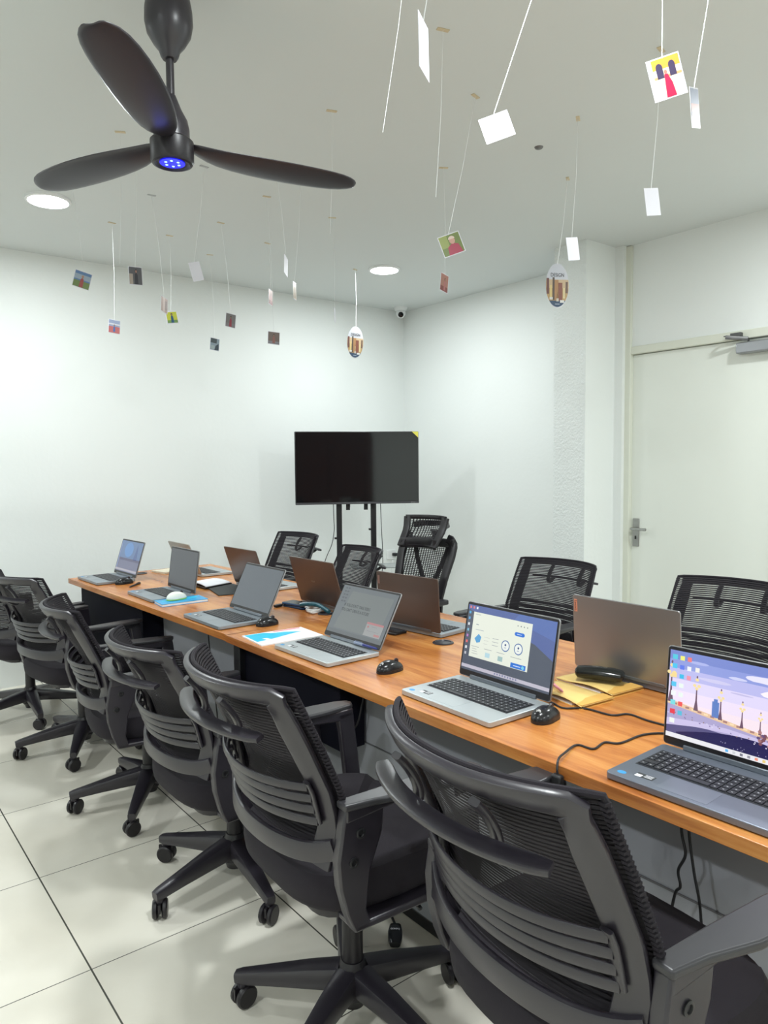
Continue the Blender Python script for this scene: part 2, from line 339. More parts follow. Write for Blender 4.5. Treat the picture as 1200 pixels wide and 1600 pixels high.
def make_chair():
    t = thing('office_chair', 'chair', 'chair')
    base, upp = [], []
    # star base
    mb = MB(); mb.lathe([(0, .045), (.030, .045), (.034, .06), (.046, .075), (.046, .125), (.036, .150), (.030, .165), (0, .165)]); base.append(mb.build('hub', plasd, t))
    for k in range(5):
        a = 2 * PI * k / 5; d = Vector((math.cos(a), math.sin(a), 0))
        mb = MB(); sec = rr(1, 1, .22, 2)
        pth = [d * .03 + Vector((0, 0, .118)), d * .12 + Vector((0, 0, .108)), d * .22 + Vector((0, 0, .094)), d * .300 + Vector((0, 0, .082)), d * .318 + Vector((0, 0, .080))]
        scs = [(.064, .066), (.056, .056), (.044, .042), (.034, .034), (.028, .026)]
        mb.sweep(pth, sec, (0, 0, 1), scale=lambda i: (scs[i][1], scs[i][0]))
        mb.lathe([(0, .055), (.013, .055), (.013, .085), (0, .085)], tuple(d * .300), n=12)
        base.append(mb.build('leg', plas, t))
        mb = MB(); twin_caster(mb, d * .300 + Vector((0, 0, .0302)), a + (.9, 2.2, -.6, 1.5, .2)[k]); mb.lathe([(0, .03), (.007, .03), (.007, .06), (0, .06)], tuple(d * .300), n=8)
        base.append(mb.build('caster', plasd, t, bevel=0))
    mb = MB(); mb.lathe([(0, .15), (.027, .15), (.027, .27), (.022, .275), (.022, .41), (0, .41)], n=20); base.append(mb.build('gas_column', plasd, t))
    mb = MB(); mb.prism([(-.12, .37), (.12, .37), (.13, .41), (-.15, .41), (-.15, .385)], -.07, .07, lambda u, v, q: (u, q, v)); mb.tube([(.03, -.07, .385), (.03, -.2, .38), (.03, -.25, .365)], .006); upp.append(mb.build('tilt_mechanism', steelblk, t, bevel=.006))
    # seat
    mb = MB(); N = 48; rings = [(.80, .405), (.93, .408), (.985, .425), (1.0, .450), (.995, .472), (.955, .492), (.86, .501), (.5, .500), (.0, .497)]
    def pl(sc, k, z):
        a = 2 * PI * k / N; c, s = math.cos(a), math.sin(a); e = 2 / 3.2
        x = .238 * (abs(c) ** e) * (1 if c >= 0 else -1); y = .252 * (abs(s) ** e) * (1 if s >= 0 else -1)
        return Vector((x * sc - .005, y * sc, z + (.008 * math.cos(PI * x / .4) if .48 < z else 0) - (.018 if x > .2 and z > .48 else 0)))
    vs = [pl(s, k, z) for s, z in rings for k in range(N)]
    mb.add(vs, [(i * N + k, i * N + (k + 1) % N, (i + 1) * N + (k + 1) % N, (i + 1) * N + k) for i in range(len(rings) - 1) for k in range(N)] + [list(range(N - 1, -1, -1))])
    upp.append(mb.build('seat', fabric, t))
    mb = MB(); mb.prism(rr(.40, .42, .06, 4), .395, .412, lambda u, v, q: (u, v, q)); upp.append(mb.build('seat_pan', plasd, t))
    # back frame
    mb = MB(); n = 28
    def nrm(v, z):
        e = .01; a = S(min(1, v + e), z) - S(max(-1, v - e), z); b = S(v, z + e) - S(v, z - e); q = a.cross(b); return -q.normalized() if q.x > 0 else q.normalized()
    pv = [(-.89, z) for z in (.535, .57, .61, .65, .70, .75, .80, .85, .885)] + [(-.885, .903), (-.86, .915), (-.82, .920)]
    pv += [(-.82 + 1.64 * i / 20, .9215) for i in range(1, 20)] + [(.82, .920), (.86, .915), (.885, .903)] + [(.89, z) for z in (.885, .85, .80, .75, .70, .65, .61, .57, .535)]
    pv = [(v * 1.06 if z > .912 else v, z) for v, z in pv]
    npv = len(pv)
    def wsc(i):
        k = min(i, npv - 1 - i); return (1, 1.55 if k < 3 else 1.42 if k < 8 else 1.25 if k < 10 else 1.05 if k < 12 else 1.0)
    mb.sweep([S(v, z, -.007) for v, z in pv], rr(.017, .036, .005, 2), lambda i: nrm(max(-.93, min(.93, pv[i][0])), min(pv[i][1], .92)), scale=wsc)
    def ub(v):
        z = .556 + .022 * abs(v) ** 6; p = S(v, z, -.012 - .012 * (1 - v * v)); return p
    mb.sweep([ub(-1 + 2 * i / n) for i in range(n + 1)], rr(.046, .016, .006, 2), (0, 0, 1))
    upp.append(mb.build('back_frame', plas, t))
    # mesh panel
    mb = MB(); z0, z1 = .555, .935
    mb.grid(lambda a, b: S(-1 + 2 * a, z0 + (z1 - z0) * b, .010), 28, 20, uv=lambda c: (c.y, c.z)); mb.grid(lambda a, b: S(-1 + 2 * a, z0 + (z1 - z0) * b, .010) + Vector((.006, 0, 0)), 28, 20, uv=lambda c: (c.y, c.z)); upp.append(mb.build('mesh_panel', meshm, t))
    mb = MB(); q = [S(-1, z0 + (z1 - z0) * i / 14, .010) for i in range(15)] + [S(-1 + 2 * i / n, z1 + .002, .010) for i in range(1, n)] + [S(1, z1 - (z1 - z0) * i / 14, .010) for i in range(15)]
    for i, p in enumerate(q):
        p.y *= 1.008
    mb.tube(q, .0055, 8)
    for s in (-1, 1):      # ribbed edge of the cover
        for i in range(44):
            z = z0 + .02 + (z1 - z0 - .03) * i / 43; p = S(s, z, .007); mb.box((p.x, p.y * 1.010, p.z), (.013, .0115, .0042))
    upp.append(mb.build('edge_binding', fabric, t))
    # lumbar support
    mb = MB()
    for z in (.716, .690, .664, .636):
        mb.sweep([S(-.86 + 1.72 * i / n, z - .012 * (1 - (-.86 + 1.72 * i / n) ** 2), -.026 - .018 * (1 - (-1 + 2 * i / n) ** 2)) for i in range(n + 1)], rr(.018, .007, .003, 2), (0, 0, 1))
    for s in (-.86, .86): mb.sweep([S(s, z, -.024) for z in (.724, .70, .67, .63)], rr(.022, .008, .003, 2), (0, 1, 0))
    mb.sweep([S(.70, .668, -.03), S(.80, .668, -.034)], rr(.014, .012, .003, 2), (0, 0, 1))
    upp.append(mb.build('lumbar_support', plas, t))
    # coat hanger behind the head
    mb = MB()
    def hb(y): return Vector((-.393 + .050 * (abs(y) / .205) ** 2.1, y, .838))
    ys = [-.205 + .41 * i / n for i in range(n + 1)]
    mb.sweep([hb(y) for y in ys], rr(.011, .034, .004, 2), (-.2, 0, 1), scale=lambda i: (1, .72 if i in (0, n) else (.93 if i in (1, n - 1) else 1)))
    hg = mb.build('coat_hanger', plas, t); upp.append(hg)
    for s in (-1, 1):
        y = s * .098
        mb = MB(); mb.sweep(smooth_path([(-.385, y, .898), (-.362, y, .872), (-.345, y, .842), (-.342, y, .818), (-.358, y, .815), (-.385, y, .831)], 4), rr(.022, .012, .004, 2), (0, 1, 0))
        upp.append(mb.build('hanger_bracket', plas, t))
    # arms
    for s in (-1, 1):
        mb = MB()
        A = lambda u, v, q: (u, s * q, v)
        # rear panel bolted to the back, tapering down under the seat
        mb.prism([(-.186, .670), (-.085, .670), (-.093, .600), (-.125, .520), (-.135, .440), (-.120, .395), (-.165, .395), (-.184, .44), (-.200, .500), (-.205, .56)], .246, .276, A)
        mb.prism([(.118, .665), (.172, .665), (.184, .56), (.198, .44), (.19, .395), (.150, .395), (.146, .46), (.130, .60)], .252, .278, A)
        mb.prism([(-.165, .395), (.19, .395), (.19, .412), (-.165, .412)], .20, .276, A)
        mb.prism([(-.186, .640), (-.05, .652), (.13, .640), (.172, .652), (.172, .672), (-.186, .672)], .252, .278, A)
        ar = mb.build('armrest', plas, t, bevel=.005); upp.append(ar)
        mb = MB()
        outl = [(-.192, .246), (-.192, .282), (-.12, .290), (-.03, .312), (.06, .318), (.140, .312), (.176, .300), (.182, .280), (.172, .258), (.08, .246), (-.05, .244)]
        mb.prism(outl, .668, .684, lambda u, v, q: (u, s * v, q)); pd = mb.build('arm_pad', pm('arm pad', (.034, .033, .037), .36), ar, bevel=.005, seg=3)
        for bx, bz in ((-.150, .612), (-.168, .553)):
            mb = MB(); M = Matrix.Translation((bx, s * .2765, bz)) @ Matrix.Rotation(-s * PI / 2, 4, 'X')
            mb.lathe([(0, -.001), (.0115, -.001), (.0115, .0025), (.009, .0035), (.007, .0035), (.006, 0.0005), (0, .0005)], n=16, M=M); mb.build('bolt', steelblk, ar)
    t['_b'] = len(base)
    for o in base: o['_p'] = 1
    for o in upp: o['_p'] = 2
    return t
def dup(root, loc, rz, basea=0, dz=0, label=None, group=None, first=False):
    if first: r = root
    else:
        r = root.copy(); C.objects.link(r)
    r.location = loc; r.rotation_euler = (0, 0, rz)
    if label: r['label'] = label
    if group: r['group'] = group
    for ch in list(root.children):
        if first: c = ch
        else:
            c = ch.copy(); C.objects.link(c); c.parent = r
            for g in ch.children:
                d = g.copy(); C.objects.link(d); d.parent = c
        if ch.get('_p') == 1: c.rotation_euler = (0, 0, basea)
        elif ch.get('_p') == 2: c.location = (0, 0, dz)
    return r
CH = make_chair()
R = math.radians
NS = 'black mesh office chairs along the near side of the table'
FS = 'black mesh office chairs along the far side of the table'
rows = [  # x, y, rot, dz, base angle (world), label, group
    (1.047, 1.471, -3.3, .045, 132.5, 'black mesh office chair, second nearest, its whole star base in view on the tiles', NS),
    (1.102, .759, -5.8, .063, 95, 'nearest black mesh office chair, cut off by the bottom right of the picture', NS),
    (1.110, 2.258, .9, -.044, 191.5, 'black mesh office chair on the near side, third from the viewer, at the table seam', NS),
    (1.097, 3.032, -9.1, -.046, 165, 'black mesh office chair turned most side-on, fourth from the viewer', NS),
    (1.056, 3.835, 10.2, -.006, 173, 'black mesh office chair, fifth from the viewer, by the black end cabinet', NS),
    (.965, 4.56, 16.6, -.02, -94, 'farthest near-side black office chair, cut by the left edge of the picture', NS),
    (2.70, 1.45, 180, 0, 20, 'black mesh office chair at the far right, behind the laptop with the bridge wallpaper', FS),
    (2.775, 2.416, 180, -.016, 50, 'black mesh office chair across the table in front of the plastered column', FS),
    (2.30, 3.56, 169.6, 0, 100, 'black mesh office chair in front of the television stand, left of the high-back chair', FS),
    (2.34, 4.30, 180, .03, 10, 'black mesh office chair across the table nearest the back wall', FS)]
spots = []
for i, (x, y, rz, dz, ba, lb, g) in enumerate(rows):
    if i == 0: spots.append((x, y, rz, dz, ba, lb, g)); continue
    c = dup(CH, (x, y, 0), R(rz), R(ba - rz), dz, lb, g)
x, y, rz, dz, ba, lb, g = rows[0]
dup(CH, (x, y, 0), R(rz), R(ba - rz), dz, lb, g, first=True)

# executive chair with headrest
def exec_chair():
    t = thing('executive_chair', 'tall black mesh executive chair with a winged headrest, right of the television', 'chair', (2.89, 3.51, -.035), R(188))
    EX = [(.5, -.20), (.62, -.17), (.75, -.20), (.99, -.29)]
    HW = [(.50, .16), (.60, .19), (.75, .215), (.88, .235), (.955, .235), (.985, .20), (.995, .16)]
    def E(v, z, off=0): return Vector((lerp(z, EX) - .05 * (1 - v * v) + off, v * lerp(z, HW), z))
    mb = MB(); mb.grid(lambda a, b: E(-1 + 2 * a, .50 + .49 * b), 24, 24, uv=lambda c: (c.y, c.z)); mb.build('mesh_panel', meshx, t)
    mb = MB(); zz = [.50 + .02 * i for i in range(24)] + [.975, .985, .992]
    q = [E(-.95, z, 0) for z in zz] + [E(v, .985, 0) for v in (-.7, -.4, 0, .4, .7)] + [E(.95, z, 0) for z in reversed(zz)]
    mb.sweep([E(-.90, z, 0) for z in zz], rr(.062, .024, .01, 2), (0, 1, 0)); mb.sweep([E(.90, z, 0) for z in zz], rr(.062, .024, .01, 2), (0, 1, 0))
    mb.sweep([E(-1 + .1 * i, .965, 0) for i in range(21)], rr(.055, .024, .01, 2), (0, 0, 1)); mb.sweep([E(-1 + .1 * i, .51, 0) for i in range(21)], rr(.05, .024, .01, 2), (0, 0, 1))
    mb.build('back_frame', plasd, t)
    mb = MB()
    for s in (-1, 1): mb.sweep([E(s * .62, .955, -.02), E(s * .50, .86, -.03), E(s * .28, .74, -.05), E(s * .1, .64, -.05)], rr(.034, .014, .005, 2), (0, 1, 0))
    mb.sweep([E(0, .66, -.05), E(0, .58, -.07), Vector((-.24, 0, .48)), Vector((-.10, 0, .42))], rr(.07, .03, .01, 2), (0, 1, 0)); mb.sweep([E(0, .95, -.02), E(0, 1.0, -.03), Vector((-.35, 0, 1.04))], rr(.06, .02, .008, 2), (0, 1, 0))
    mb.build('back_spine', plasd, t)
    def Hd(v, z, off=0): return Vector((-.315 + .075 * abs(v) ** 2.2 - .05 * ((z - 1.05) / .1) + off + (.02 * abs(z - 1.05) / .08), v * (.160 + .012 * (z - 1.05) / .08), z))
    hd = MB().grid(lambda a, b: Hd(-1 + 2 * a, .945 + .185 * b), 20, 8, uv=lambda c: (c.y, c.z)).build('headrest', meshx, t)
    mb = MB(); mb.sweep([Hd(-1 + .1 * i, 1.125) for i in range(21)], rr(.030, .016, .006, 2), (0, 0, 1)); mb.sweep([Hd(-1 + .1 * i, .962) for i in range(21)], rr(.065, .018, .006, 2), (0, 0, 1))
    for s in (-1, 1): mb.sweep([Hd(s * .95, .945 + .185 * i / 6) for i in range(7)], rr(.055, .016, .006, 2), (0, 1, 0))
    mb.build('headrest_frame', plasd, hd)
    mb = MB(); mb.sweep(smooth_path([(-.30, .135, 1.075), (-.385, .09, 1.080), (-.410, 0, 1.082), (-.385, -.09, 1.080), (-.30, -.135, 1.075)], 5), rr(.040, .012, .004, 2), (.5, 0, 1)); mb.build('headrest_hook', plasd, hd)
    mb = MB(); mb.prism(rr(.48, .50, .10, 5), .43, .50, lambda u, v, q: (u + .02, v, q)); mb.build('seat', fabric, t, bevel=.02, seg=4)
    mb = MB(); mb.lathe([(0, .08), (.045, .08), (.045, .15), (.027, .17), (.027, .43), (0, .43)]); mb.build('gas_column', plasd, t)
    for s in (-1, 1):
        mb = MB(); mb.sweep([(0, s * .2, .42), (0, s * .29, .44), (0, s * .295, .62)], rr(.05, .02, .008, 2), (1, 0, 0)); mb.prism(rr(.25, .08, .03, 3), .62, .645, lambda u, v, q: (u + .02, s * .29 + v, q)); mb.build('armrest', plasd, t, bevel=.004)
    for k in range(5):
        a = 2 * PI * k / 5 + .15; d = Vector((math.cos(a), math.sin(a), 0))
        MB().sweep([d * .03 + Vector((0, 0, .115)), d * .3 + Vector((0, 0, .08))], rr(1, 1, .2, 2), (0, 0, 1), scale=lambda i: ((.05, .055), (.03, .03))[i]).build('leg', plasd, t)
        mb = MB(); twin_caster(mb, d * .30 + Vector((0, 0, .0302)), a); mb.lathe([(0, .03), (.008, .03), (.008, .08), (0, .08)], tuple(d * .300), n=8); mb.build('caster', plasd, t)
exec_chair()

# ------------------------------------------------------------------ laptops
def scr(name, col, e=1.0):
    m_ = pm('screen ' + name, col, .22, emit=e * .62); m_.node_tree.nodes['Principled BSDF'].inputs['Base Color'].default_value = (.004, .004, .005, 1)
    return m_
keym = pm('keys', (.030, .032, .038), .45)
keyml = pm('key letters', (.55, .56, .6), .5)
bez = pm('bezel', (.012, .010, .012), .35)
hing = pm('hinge cover', (.16, .18, .21), .35, .5)
def laptop(x, y, rot, lid, s, label, deck, lidm, draw=None, group=None, logo=None, detail=True, off=(.055, .06, .068)):
    t = thing('laptop', label, 'laptop', (x, y, ZT), R(rot), group)
    W, D, Lh = .36 * s, .235 * s, .228 * s
    zt = .0165
    mb = MB(); mb.prism(rr(D, W, .010, 3), .0025, zt, lambda u, v, q: (u - D / 2, v, q)); mb.prism(rr(D * .8, W * .9, .01, 2), 0, .003, lambda u, v, q: (u - D / 2, v, q))
    b = mb.build('base', deck, t, bevel=.0018)
    mb = MB(); cols = 18; kw = (W - .045) / cols; rowsn = 6; kd = .105 * s / rowsn
    mb.box((-D + .085 * s + .125 * s / 2 - .008, 0, zt + .0001), (.112 * s, W - .040, .0006), 0)
    xs = -D + .098 * s
    for r in range(rowsn):
        c = 0
        while c < cols:
            wd = 1
            if detail and r == 0 and 4 <= c < 9: wd = 5
            elif r in (1, 2) and c == 0: wd = 2 if r == 1 else 1
            y0 = W / 2 - .0225 - c * kw; hh = kd * (.62 if r == rowsn - 1 else .84)
            mb.box((xs + r * kd + hh / 2 - kd / 2, y0 - wd * kw / 2, zt + .0016), (hh, wd * kw - .0028, .0024), 0)
            if detail and wd == 1: mb.box((xs + r * kd + hh / 2 - kd / 2, y0 - kw / 2, zt + .00285), (.0022, .0034, .0002), 1)
            c += wd
    mb.build('keyboard', [keym, keyml], b, smooth=False)
    mb = MB(); mb.prism(rr(.068 * s, .105 * s, .003, 2), 0, .0004, lambda u, v, q: (u - D + .045 * s, v + .018, zt + q)); mb.build('touchpad', pm('touchpad %s' % deck.name, tuple(c * .93 for c in deck.node_tree.nodes['Principled BSDF'].inputs[0].default_value[:3]), .3, .3), b)
    # lid: u across (0 at user's left), v up
    a = R(lid); U = Vector((0, -1, 0)); V = Vector((math.cos(a), 0, math.sin(a))); Nn = U.cross(V)   # towards the user
    if Nn.x > 0: Nn = -Nn
    O = Vector((-.002, W / 2, zt + .003))
    LM = Matrix((U, V, Nn)).transposed().to_4x4(); LM.translation = O
    lidT = .0055
    mb = MB(); mb.prism(rr(W, Lh, .008, 3), -lidT, 0, lambda u, v, q: LM @ Vector((u + W / 2, v + Lh / 2, q))); ld = mb.build('lid', lidm, t, bevel=.0015)
    mb = MB(); mb.prism(rr(W - .004, Lh - .004, .007, 3), 0, .0008, lambda u, v, q: LM @ Vector((u + W / 2, v + Lh / 2, q))); bz = mb.build('bezel', bez, ld)
    mb = MB(); M2 = LM @ Matrix.Translation((W / 2, -.001, -.001)); mb.box((0, .004, 0), (W * .72, .012, .010), 0, M2); mb.build('hinge', hing, ld, bevel=.002)
    # display
    dx0, dx1, dy0, dy1 = .007, W - .007, .020 * s, Lh - .009
    mats = [scr('off %s' % (off,), off, 1.0) if off else bez]; mb = MB()
    def pt(u, v, k): return LM @ Vector((dx0 + (dx1 - dx0) * u, dy0 + (dy1 - dy0) * v, .0010 + .00022 * k))
    def q(poly, col, k=1, e=1.0):
        key = scr('%.3f %.3f %.3f %.2f' % (*col, e), col, e)
        if key not in mats: mats.append(key)
        mb.add([pt(u, v, k) for u, v in poly], [list(range(len(poly)))], mats.index(key))
    def rect(u0, v0, u1, v1, col, k=1, e=1.0): q([(u0, v0), (u1, v0), (u1, v1), (u0, v1)], col, k, e)
    mb.add([pt(0, 0, 0), pt(1, 0, 0), pt(1, 1, 0), pt(0, 1, 0)], [(0, 1, 2, 3)], 0)
    sc = None
    def tx(u, v, st, size, col, k=3, sx=1):
        M = LM @ Matrix.Translation((dx0 + (dx1 - dx0) * u, dy0 + (dy1 - dy0) * v, .0010 + .00022 * k))
        return M, st, size, col, sx
    tl = []
    if draw: draw(q, rect, lambda *a_, **k_: tl.append(tx(*a_, **k_)))
    sc = mb.build('screen', mats, ld, smooth=False)
    for M, st, size, col, sx in tl: sc_t = text('screen_text', st, size, scr('text %.2f %.2f %.2f' % col, col, 1.0), ld, M, ext=.00005, align='LEFT', sx=sx)
    if logo: logo(LM, W, Lh, lidT, ld)
    return t, b, LM, W, D, zt

def circ(cx, cy, r, asp=1.6, n=18): return [(cx + r * math.cos(2 * PI * k / n), cy + r * asp * math.sin(2 * PI * k / n)) for k in range(n)]
def d_bridge(q, rect, tx):
    rows_ = [(1.0, (.20, .26, .62)), (.90, (.28, .34, .72)), (.80, (.50, .50, .84)), (.68, (.74, .68, .93)), (.55, (.86, .75, .92)), (.42, (.92, .78, .86)), (.3, (.92, .76, .80))]
    for (v1, c), (v0, _) in zip(rows_, rows_[1:] + [(.22, None)]):
        q([(0, v0), (1, v0), (1, v1), (0, v1)], c, 1)
    random.seed(3)
    for cx, cy, w_, h_, c in ((.62, .86, .22, .06, (.80, .78, .95)), (.30, .74, .2, .03, (.62, .60, .86)), (.75, .72, .3, .08, (.93, .88, .96)), (.48, .66, .13, .014, (.55, .52, .78)), (.2, .9, .12, .03, (.42, .47, .82)), (.45, .82, .1, .03, (.62, .64, .9)), (.9, .6, .2, .05, (.96, .85, .9))):
        q([(cx + w_ * math.cos(a) / 2 * (1 + .2 * random.random()), cy + h_ * math.sin(a) / 2 * (1 + .4 * random.random())) for a in [2 * PI * k / 14 for k in range(14)]], c, 2)
    # river bank, bridge deck and arch
    q([(0, .40), (.25, .34), (.55, .27), (.8, .21), (1, .17), (1, .0), (0, .0)], (.10, .09, .22), 3)
    q([(.0, .385), (.35, .315), (.6, .26), (1, .18), (1, .10), (.6, .16), (.35, .19), (0, .21)], (.42, .38, .62), 4)
    ar1 = [(.10 + .85 * k / 16, .085 + .125 * math.sin(PI * k / 16)) for k in range(17)]
    q([(0, .21), (.2, .245), (.4, .26), (.6, .24), (.8, .18), (1, .08), (1, .04), (.8, .135), (.6, .195), (.4, .21), (.2, .185), (0, .13)], (.60, .54, .80), 5)
    q([(.07, .07)] + ar1 + [(1, .05), (1, 0), (.07, 0)], (.020, .016, .085), 5.5)
    q([(0, .43), (.3, .365), (.6, .30), (1, .22), (1, .19), (.6, .262), (.3, .32), (0, .38)], (.80, .55, .36), 6)
    for k in range(24):
        u = k / 24; v = .395 - .19 * u; rect(u, v - .006, u + .026, v + .016, (.40, .22, .20) if k % 2 else (.92, .72, .46), 7)
    for k in range(46):
        u = random.random(); v = .26 - .16 * u + .05 * random.random(); rect(u, v, u + .008, v + .012, random.choice(((.25, .20, .4), (.7, .66, .85), (.3, .2, .2))), 7.5)
    for k in range(40):
        u = .35 + .6 * random.random(); v = .02 + .08 * random.random(); rect(u, v, u + .004, v + .01, (.35, .33, .5), 7.5)
    rect(.30, .345, .345, .52, (.12, .22, .55), 7); rect(.31, .52, .335, .55, (.12, .22, .55), 7)
    for u, h in ((.02, .46), (.195, .38), (.355, .33), (.49, .28), (.60, .235), (.72, .20), (.79, .17), (.85, .15), (.90, .14), (.95, .12)):
        v = .405 - .20 * u; c = (.16, .09, .14); w_ = .016 * (h / .38)
        q([(u - w_, v), (u + w_, v), (u + w_ * .35, v + h * .3), (u + w_ * .25, v + h * .62), (u - w_ * .25, v + h * .62), (u - w_ * .35, v + h * .3)], c, 8)
        for du, dv, r in ((0, .92, .55), (-.9, .74, .5), (.9, .74, .5), (0, .66, .5)):
            q(circ(u + du * w_, v + h * dv, w_ * (.5 + r * .5), 1.5, 8), (.90, .72, .34), 9)
        q(circ(u, v + h * 1.0, w_ * .35, 3, 6), c, 9)
    for k in range(16): q(circ(.64 + .05 * random.uniform(-1, 1), .26 + .07 * random.uniform(-1, 1), .012, 1.5, 6), random.choice(((.2, .08, .1), (.4, .2, .2), (.12, .08, .2))), 9.5)
    rect(0, 0, 1, .052, (.80, .80, .84), 10)
    for k in range(9):
        c = ((.1, .45, .85), (.6, .62, .65), (.2, .2, .25), (.3, .3, .35), (.85, .3, .2), (.8, .6, .2), (.15, .5, .7), (.1, .5, .8), (.2, .5, .3))[k]
        rect(.40 + .045 * k, .012, .418 + .045 * k, .04, c, 11)
    ic = [(0, (.1, .6, .75)), (1, (.08, .55, .85)), (2, (.9, .7, .3)), (3, (.1, .55, .85)), (4, (.85, .88, .9)), (5, (.2, .7, .75)), (6, (.8, .05, .08)), (7, (.85, .9, .85))]
    for k, c in ic: rect(.022, .90 - .105 * k, .056, .955 - .105 * k, c, 12)
    for k, c in enumerate(((.85, .85, .2), (.12, .2, .8), (.05, .5, .8), (.8, .9, .85), (.8, .9, .85), (.85, .1, .1), (.1, .5, .7))): rect(.075, .90 - .105 * k, .105, .95 - .105 * k, c, 12)
    for k, c in enumerate(((.85, .2, .2), (.85, .88, .92), (.85, .3, .4))): rect(.125, .90 - .105 * k, .152, .95 - .105 * k, c, 12)
    rect(.18, .80, .208, .85, (.86, .84, .78), 12)
def d_window(q, rect, tx):
    q([(0, 0), (1, 0), (1, 1), (0, 1)], (.085, .10, .135), 1)
    q([(0, .93), (0, 1), (1, 1), (1, .45), (.80, .62)], (.10, .14, .34), 2); q([(.55, .9), (.6, 1), (1, 1), (1, .72)], (.11, .17, .42), 3)
    rect(.0, .035, 1, .085, (.50, .48, .56), 4)
    for k in range(9): rect(.40 + .03 * k, .05, .415 + .03 * k, .075, (.2, .22, .35), 5)
    rect(.075, .215, .755, .90, (.76, .80, .70), 4)
    rect(.10, .86, .16, .875, (.5, .55, .5), 5); rect(.12, .71, .15, .722, (.25, .3, .35), 5); rect(.12, .635, .22, .643, (.35, .4, .45), 5)
    q([(.12, .50), (.15, .44), (.19, .46), (.20, .54), (.165, .58)], (.10, .34, .62), 5)
    for k in range(3): rect(.235, .55 - .05 * k, .30 - .01 * k, .556 - .05 * k, (.5, .52, .5), 5); rect(.335, .56 - .05 * k, .405, .568 - .05 * k, (.35, .38, .4), 5)
    for cx in (.49, .635):
        q(circ(cx, .50, .048, 1.75), (.05, .13, .36), 5); q(circ(cx, .50, .040, 1.75), (.80, .84, .80), 6); q(circ(cx, .515, .010, 1.7, 8), (.04, .07, .2), 7); rect(cx - .012, .47, cx + .012, .478, (.2, .25, .4), 7)
    q(circ(.59, .71, .016, 1.7, 8) , (.03, .16, .62), 5); rect(.59, .682, .67, .738, (.03, .16, .62), 5); q(circ(.67, .71, .016, 1.7, 8), (.03, .16, .62), 5); rect(.60, .706, .655, .714, (.6, .7, .9), 6)
    for k in range(4): q(circ(.60 + .035 * k, .83, .006, 1.7, 6), (.15, .17, .2), 5)
    for k, (u, c) in enumerate(((.115, (.3, .3, .3)), (.27, (.45, .65, .72)), (.42, (.35, .5, .5)))):
        if k: rect(u, .26, u + .055, .33, c, 5)
        rect(u - .02, .375, u + .07, .382, (.3, .33, .36), 5)
    for k in range(3): rect(.105, .34 - .035 * k, .16 + .01 * k, .346 - .035 * k, (.3, .32, .34), 5)
    rect(.56, .365, .68, .372, (.3, .33, .36), 5); rect(.57, .222, .735, .292, (.03, .17, .62), 5); rect(.60, .25, .68, .262, (.6, .7, .95), 6); q(circ(.705, .255, .016, 1.7, 8), (.2, .6, .8), 6)
    for k in range(8): rect(.018, .86 - .09 * k, .04, .90 - .09 * k, ((.1, .4, .7), (.12, .35, .65), (.7, .75, .8), (.2, .45, .6), (.45, .2, .5), (.7, .15, .15), (.75, .78, .8), (.5, .5, .55))[k], 5)
    for u, c in ((.02, (.7, .2, .2)), (.06, (.65, .2, .25)), (.10, (.8, .82, .85))): rect(u, .945, u + .02, .98, c, 5)
def d_quote(q, rect, tx):
    q([(0, 0), (1, 0), (1, 1), (0, 1)], (.150, .170, .182), 1); q([(.1, .1), (.9, .1), (.95, .9), (.2, .9)], (.175, .195, .195), 2)
    rect(0, 0, 1, .075, (.13, .145, .155), 3)
    rect(.66, .10, .95, .36, (.30, .31, .31), 5); rect(.66, .33, .95, .37, (.42, .19, .20), 6); q(circ(.70, .28, .014, 1.6, 8), (.4, .15, .16), 6); rect(.76, .29, .85, .296, (.2, .2, .22), 6); rect(.70, .20, .9, .205, (.2, .2, .22), 6); rect(.84, .125, .93, .165, (.42, .2, .2), 6)
    tx(.14, .60, "IF YOU DON'T TAKE RISKS", .0165, (.035, .04, .05), sx=.80); tx(.12, .50, "YOU CAN'T CREATE A FUTURE", .0165, (.035, .04, .05), sx=.72)
    for k in range(5): rect(.05, .93 - .07 * k, .08, .96 - .07 * k, (.10, .11, .13), 4); rect(.10, .93 - .07 * k, .13, .96 - .07 * k, (.10, .11, .13), 4)
def d_blue(q, rect, tx):
    q([(0, 0), (1, 0), (1, 1), (0, 1)], (.16, .17, .25), 1); rect(0, .42, 1, 1, (.13, .20, .34), 2); q(circ(.42, .72, .2, 1.2, 16), (.13, .26, .50), 3); q([(.7, .42), (.78, .92), (.86, .42)], (.09, .13, .27), 4); rect(0, .36, 1, .44, (.10, .10, .17), 4)
    rect(0, .03, 1, .09, (.38, .37, .42), 5); rect(.02, .1, .06, .9, (.2, .25, .4), 5)
def tag_logo(LM, W, Lh, lt, ld):      # orange vertical tag near the lid corner
    om = pm('copper tag', (.72, .30, .20), .4, .2)
    M = LM @ Matrix.Translation((W - .012, Lh - .034, -lt)); mb = MB(); mb.box((0, 0, -.0004), (.011, .040, .0008), 0, M); g = mb.build('logo_tag', om, ld)
    text('logo_text', 'Lenovo', .011, steelblk, g, M @ Matrix.Translation((0, 0, -.0010)) @ Matrix.Rotation(PI, 4, 'Y') @ Matrix.Rotation(-PI / 2, 4, 'Z'), ext=.0001)
def tag_logo2(LM, W, Lh, lt, ld):
    M = LM @ Matrix.Translation((W - .012, Lh - .034, -lt)); mb = MB(); mb.box((0, 0, -.0004), (.010, .034, .0008), 0, M); mb.build('logo_tag', pm('dull tag', (.33, .2, .18), .35, .5), ld)
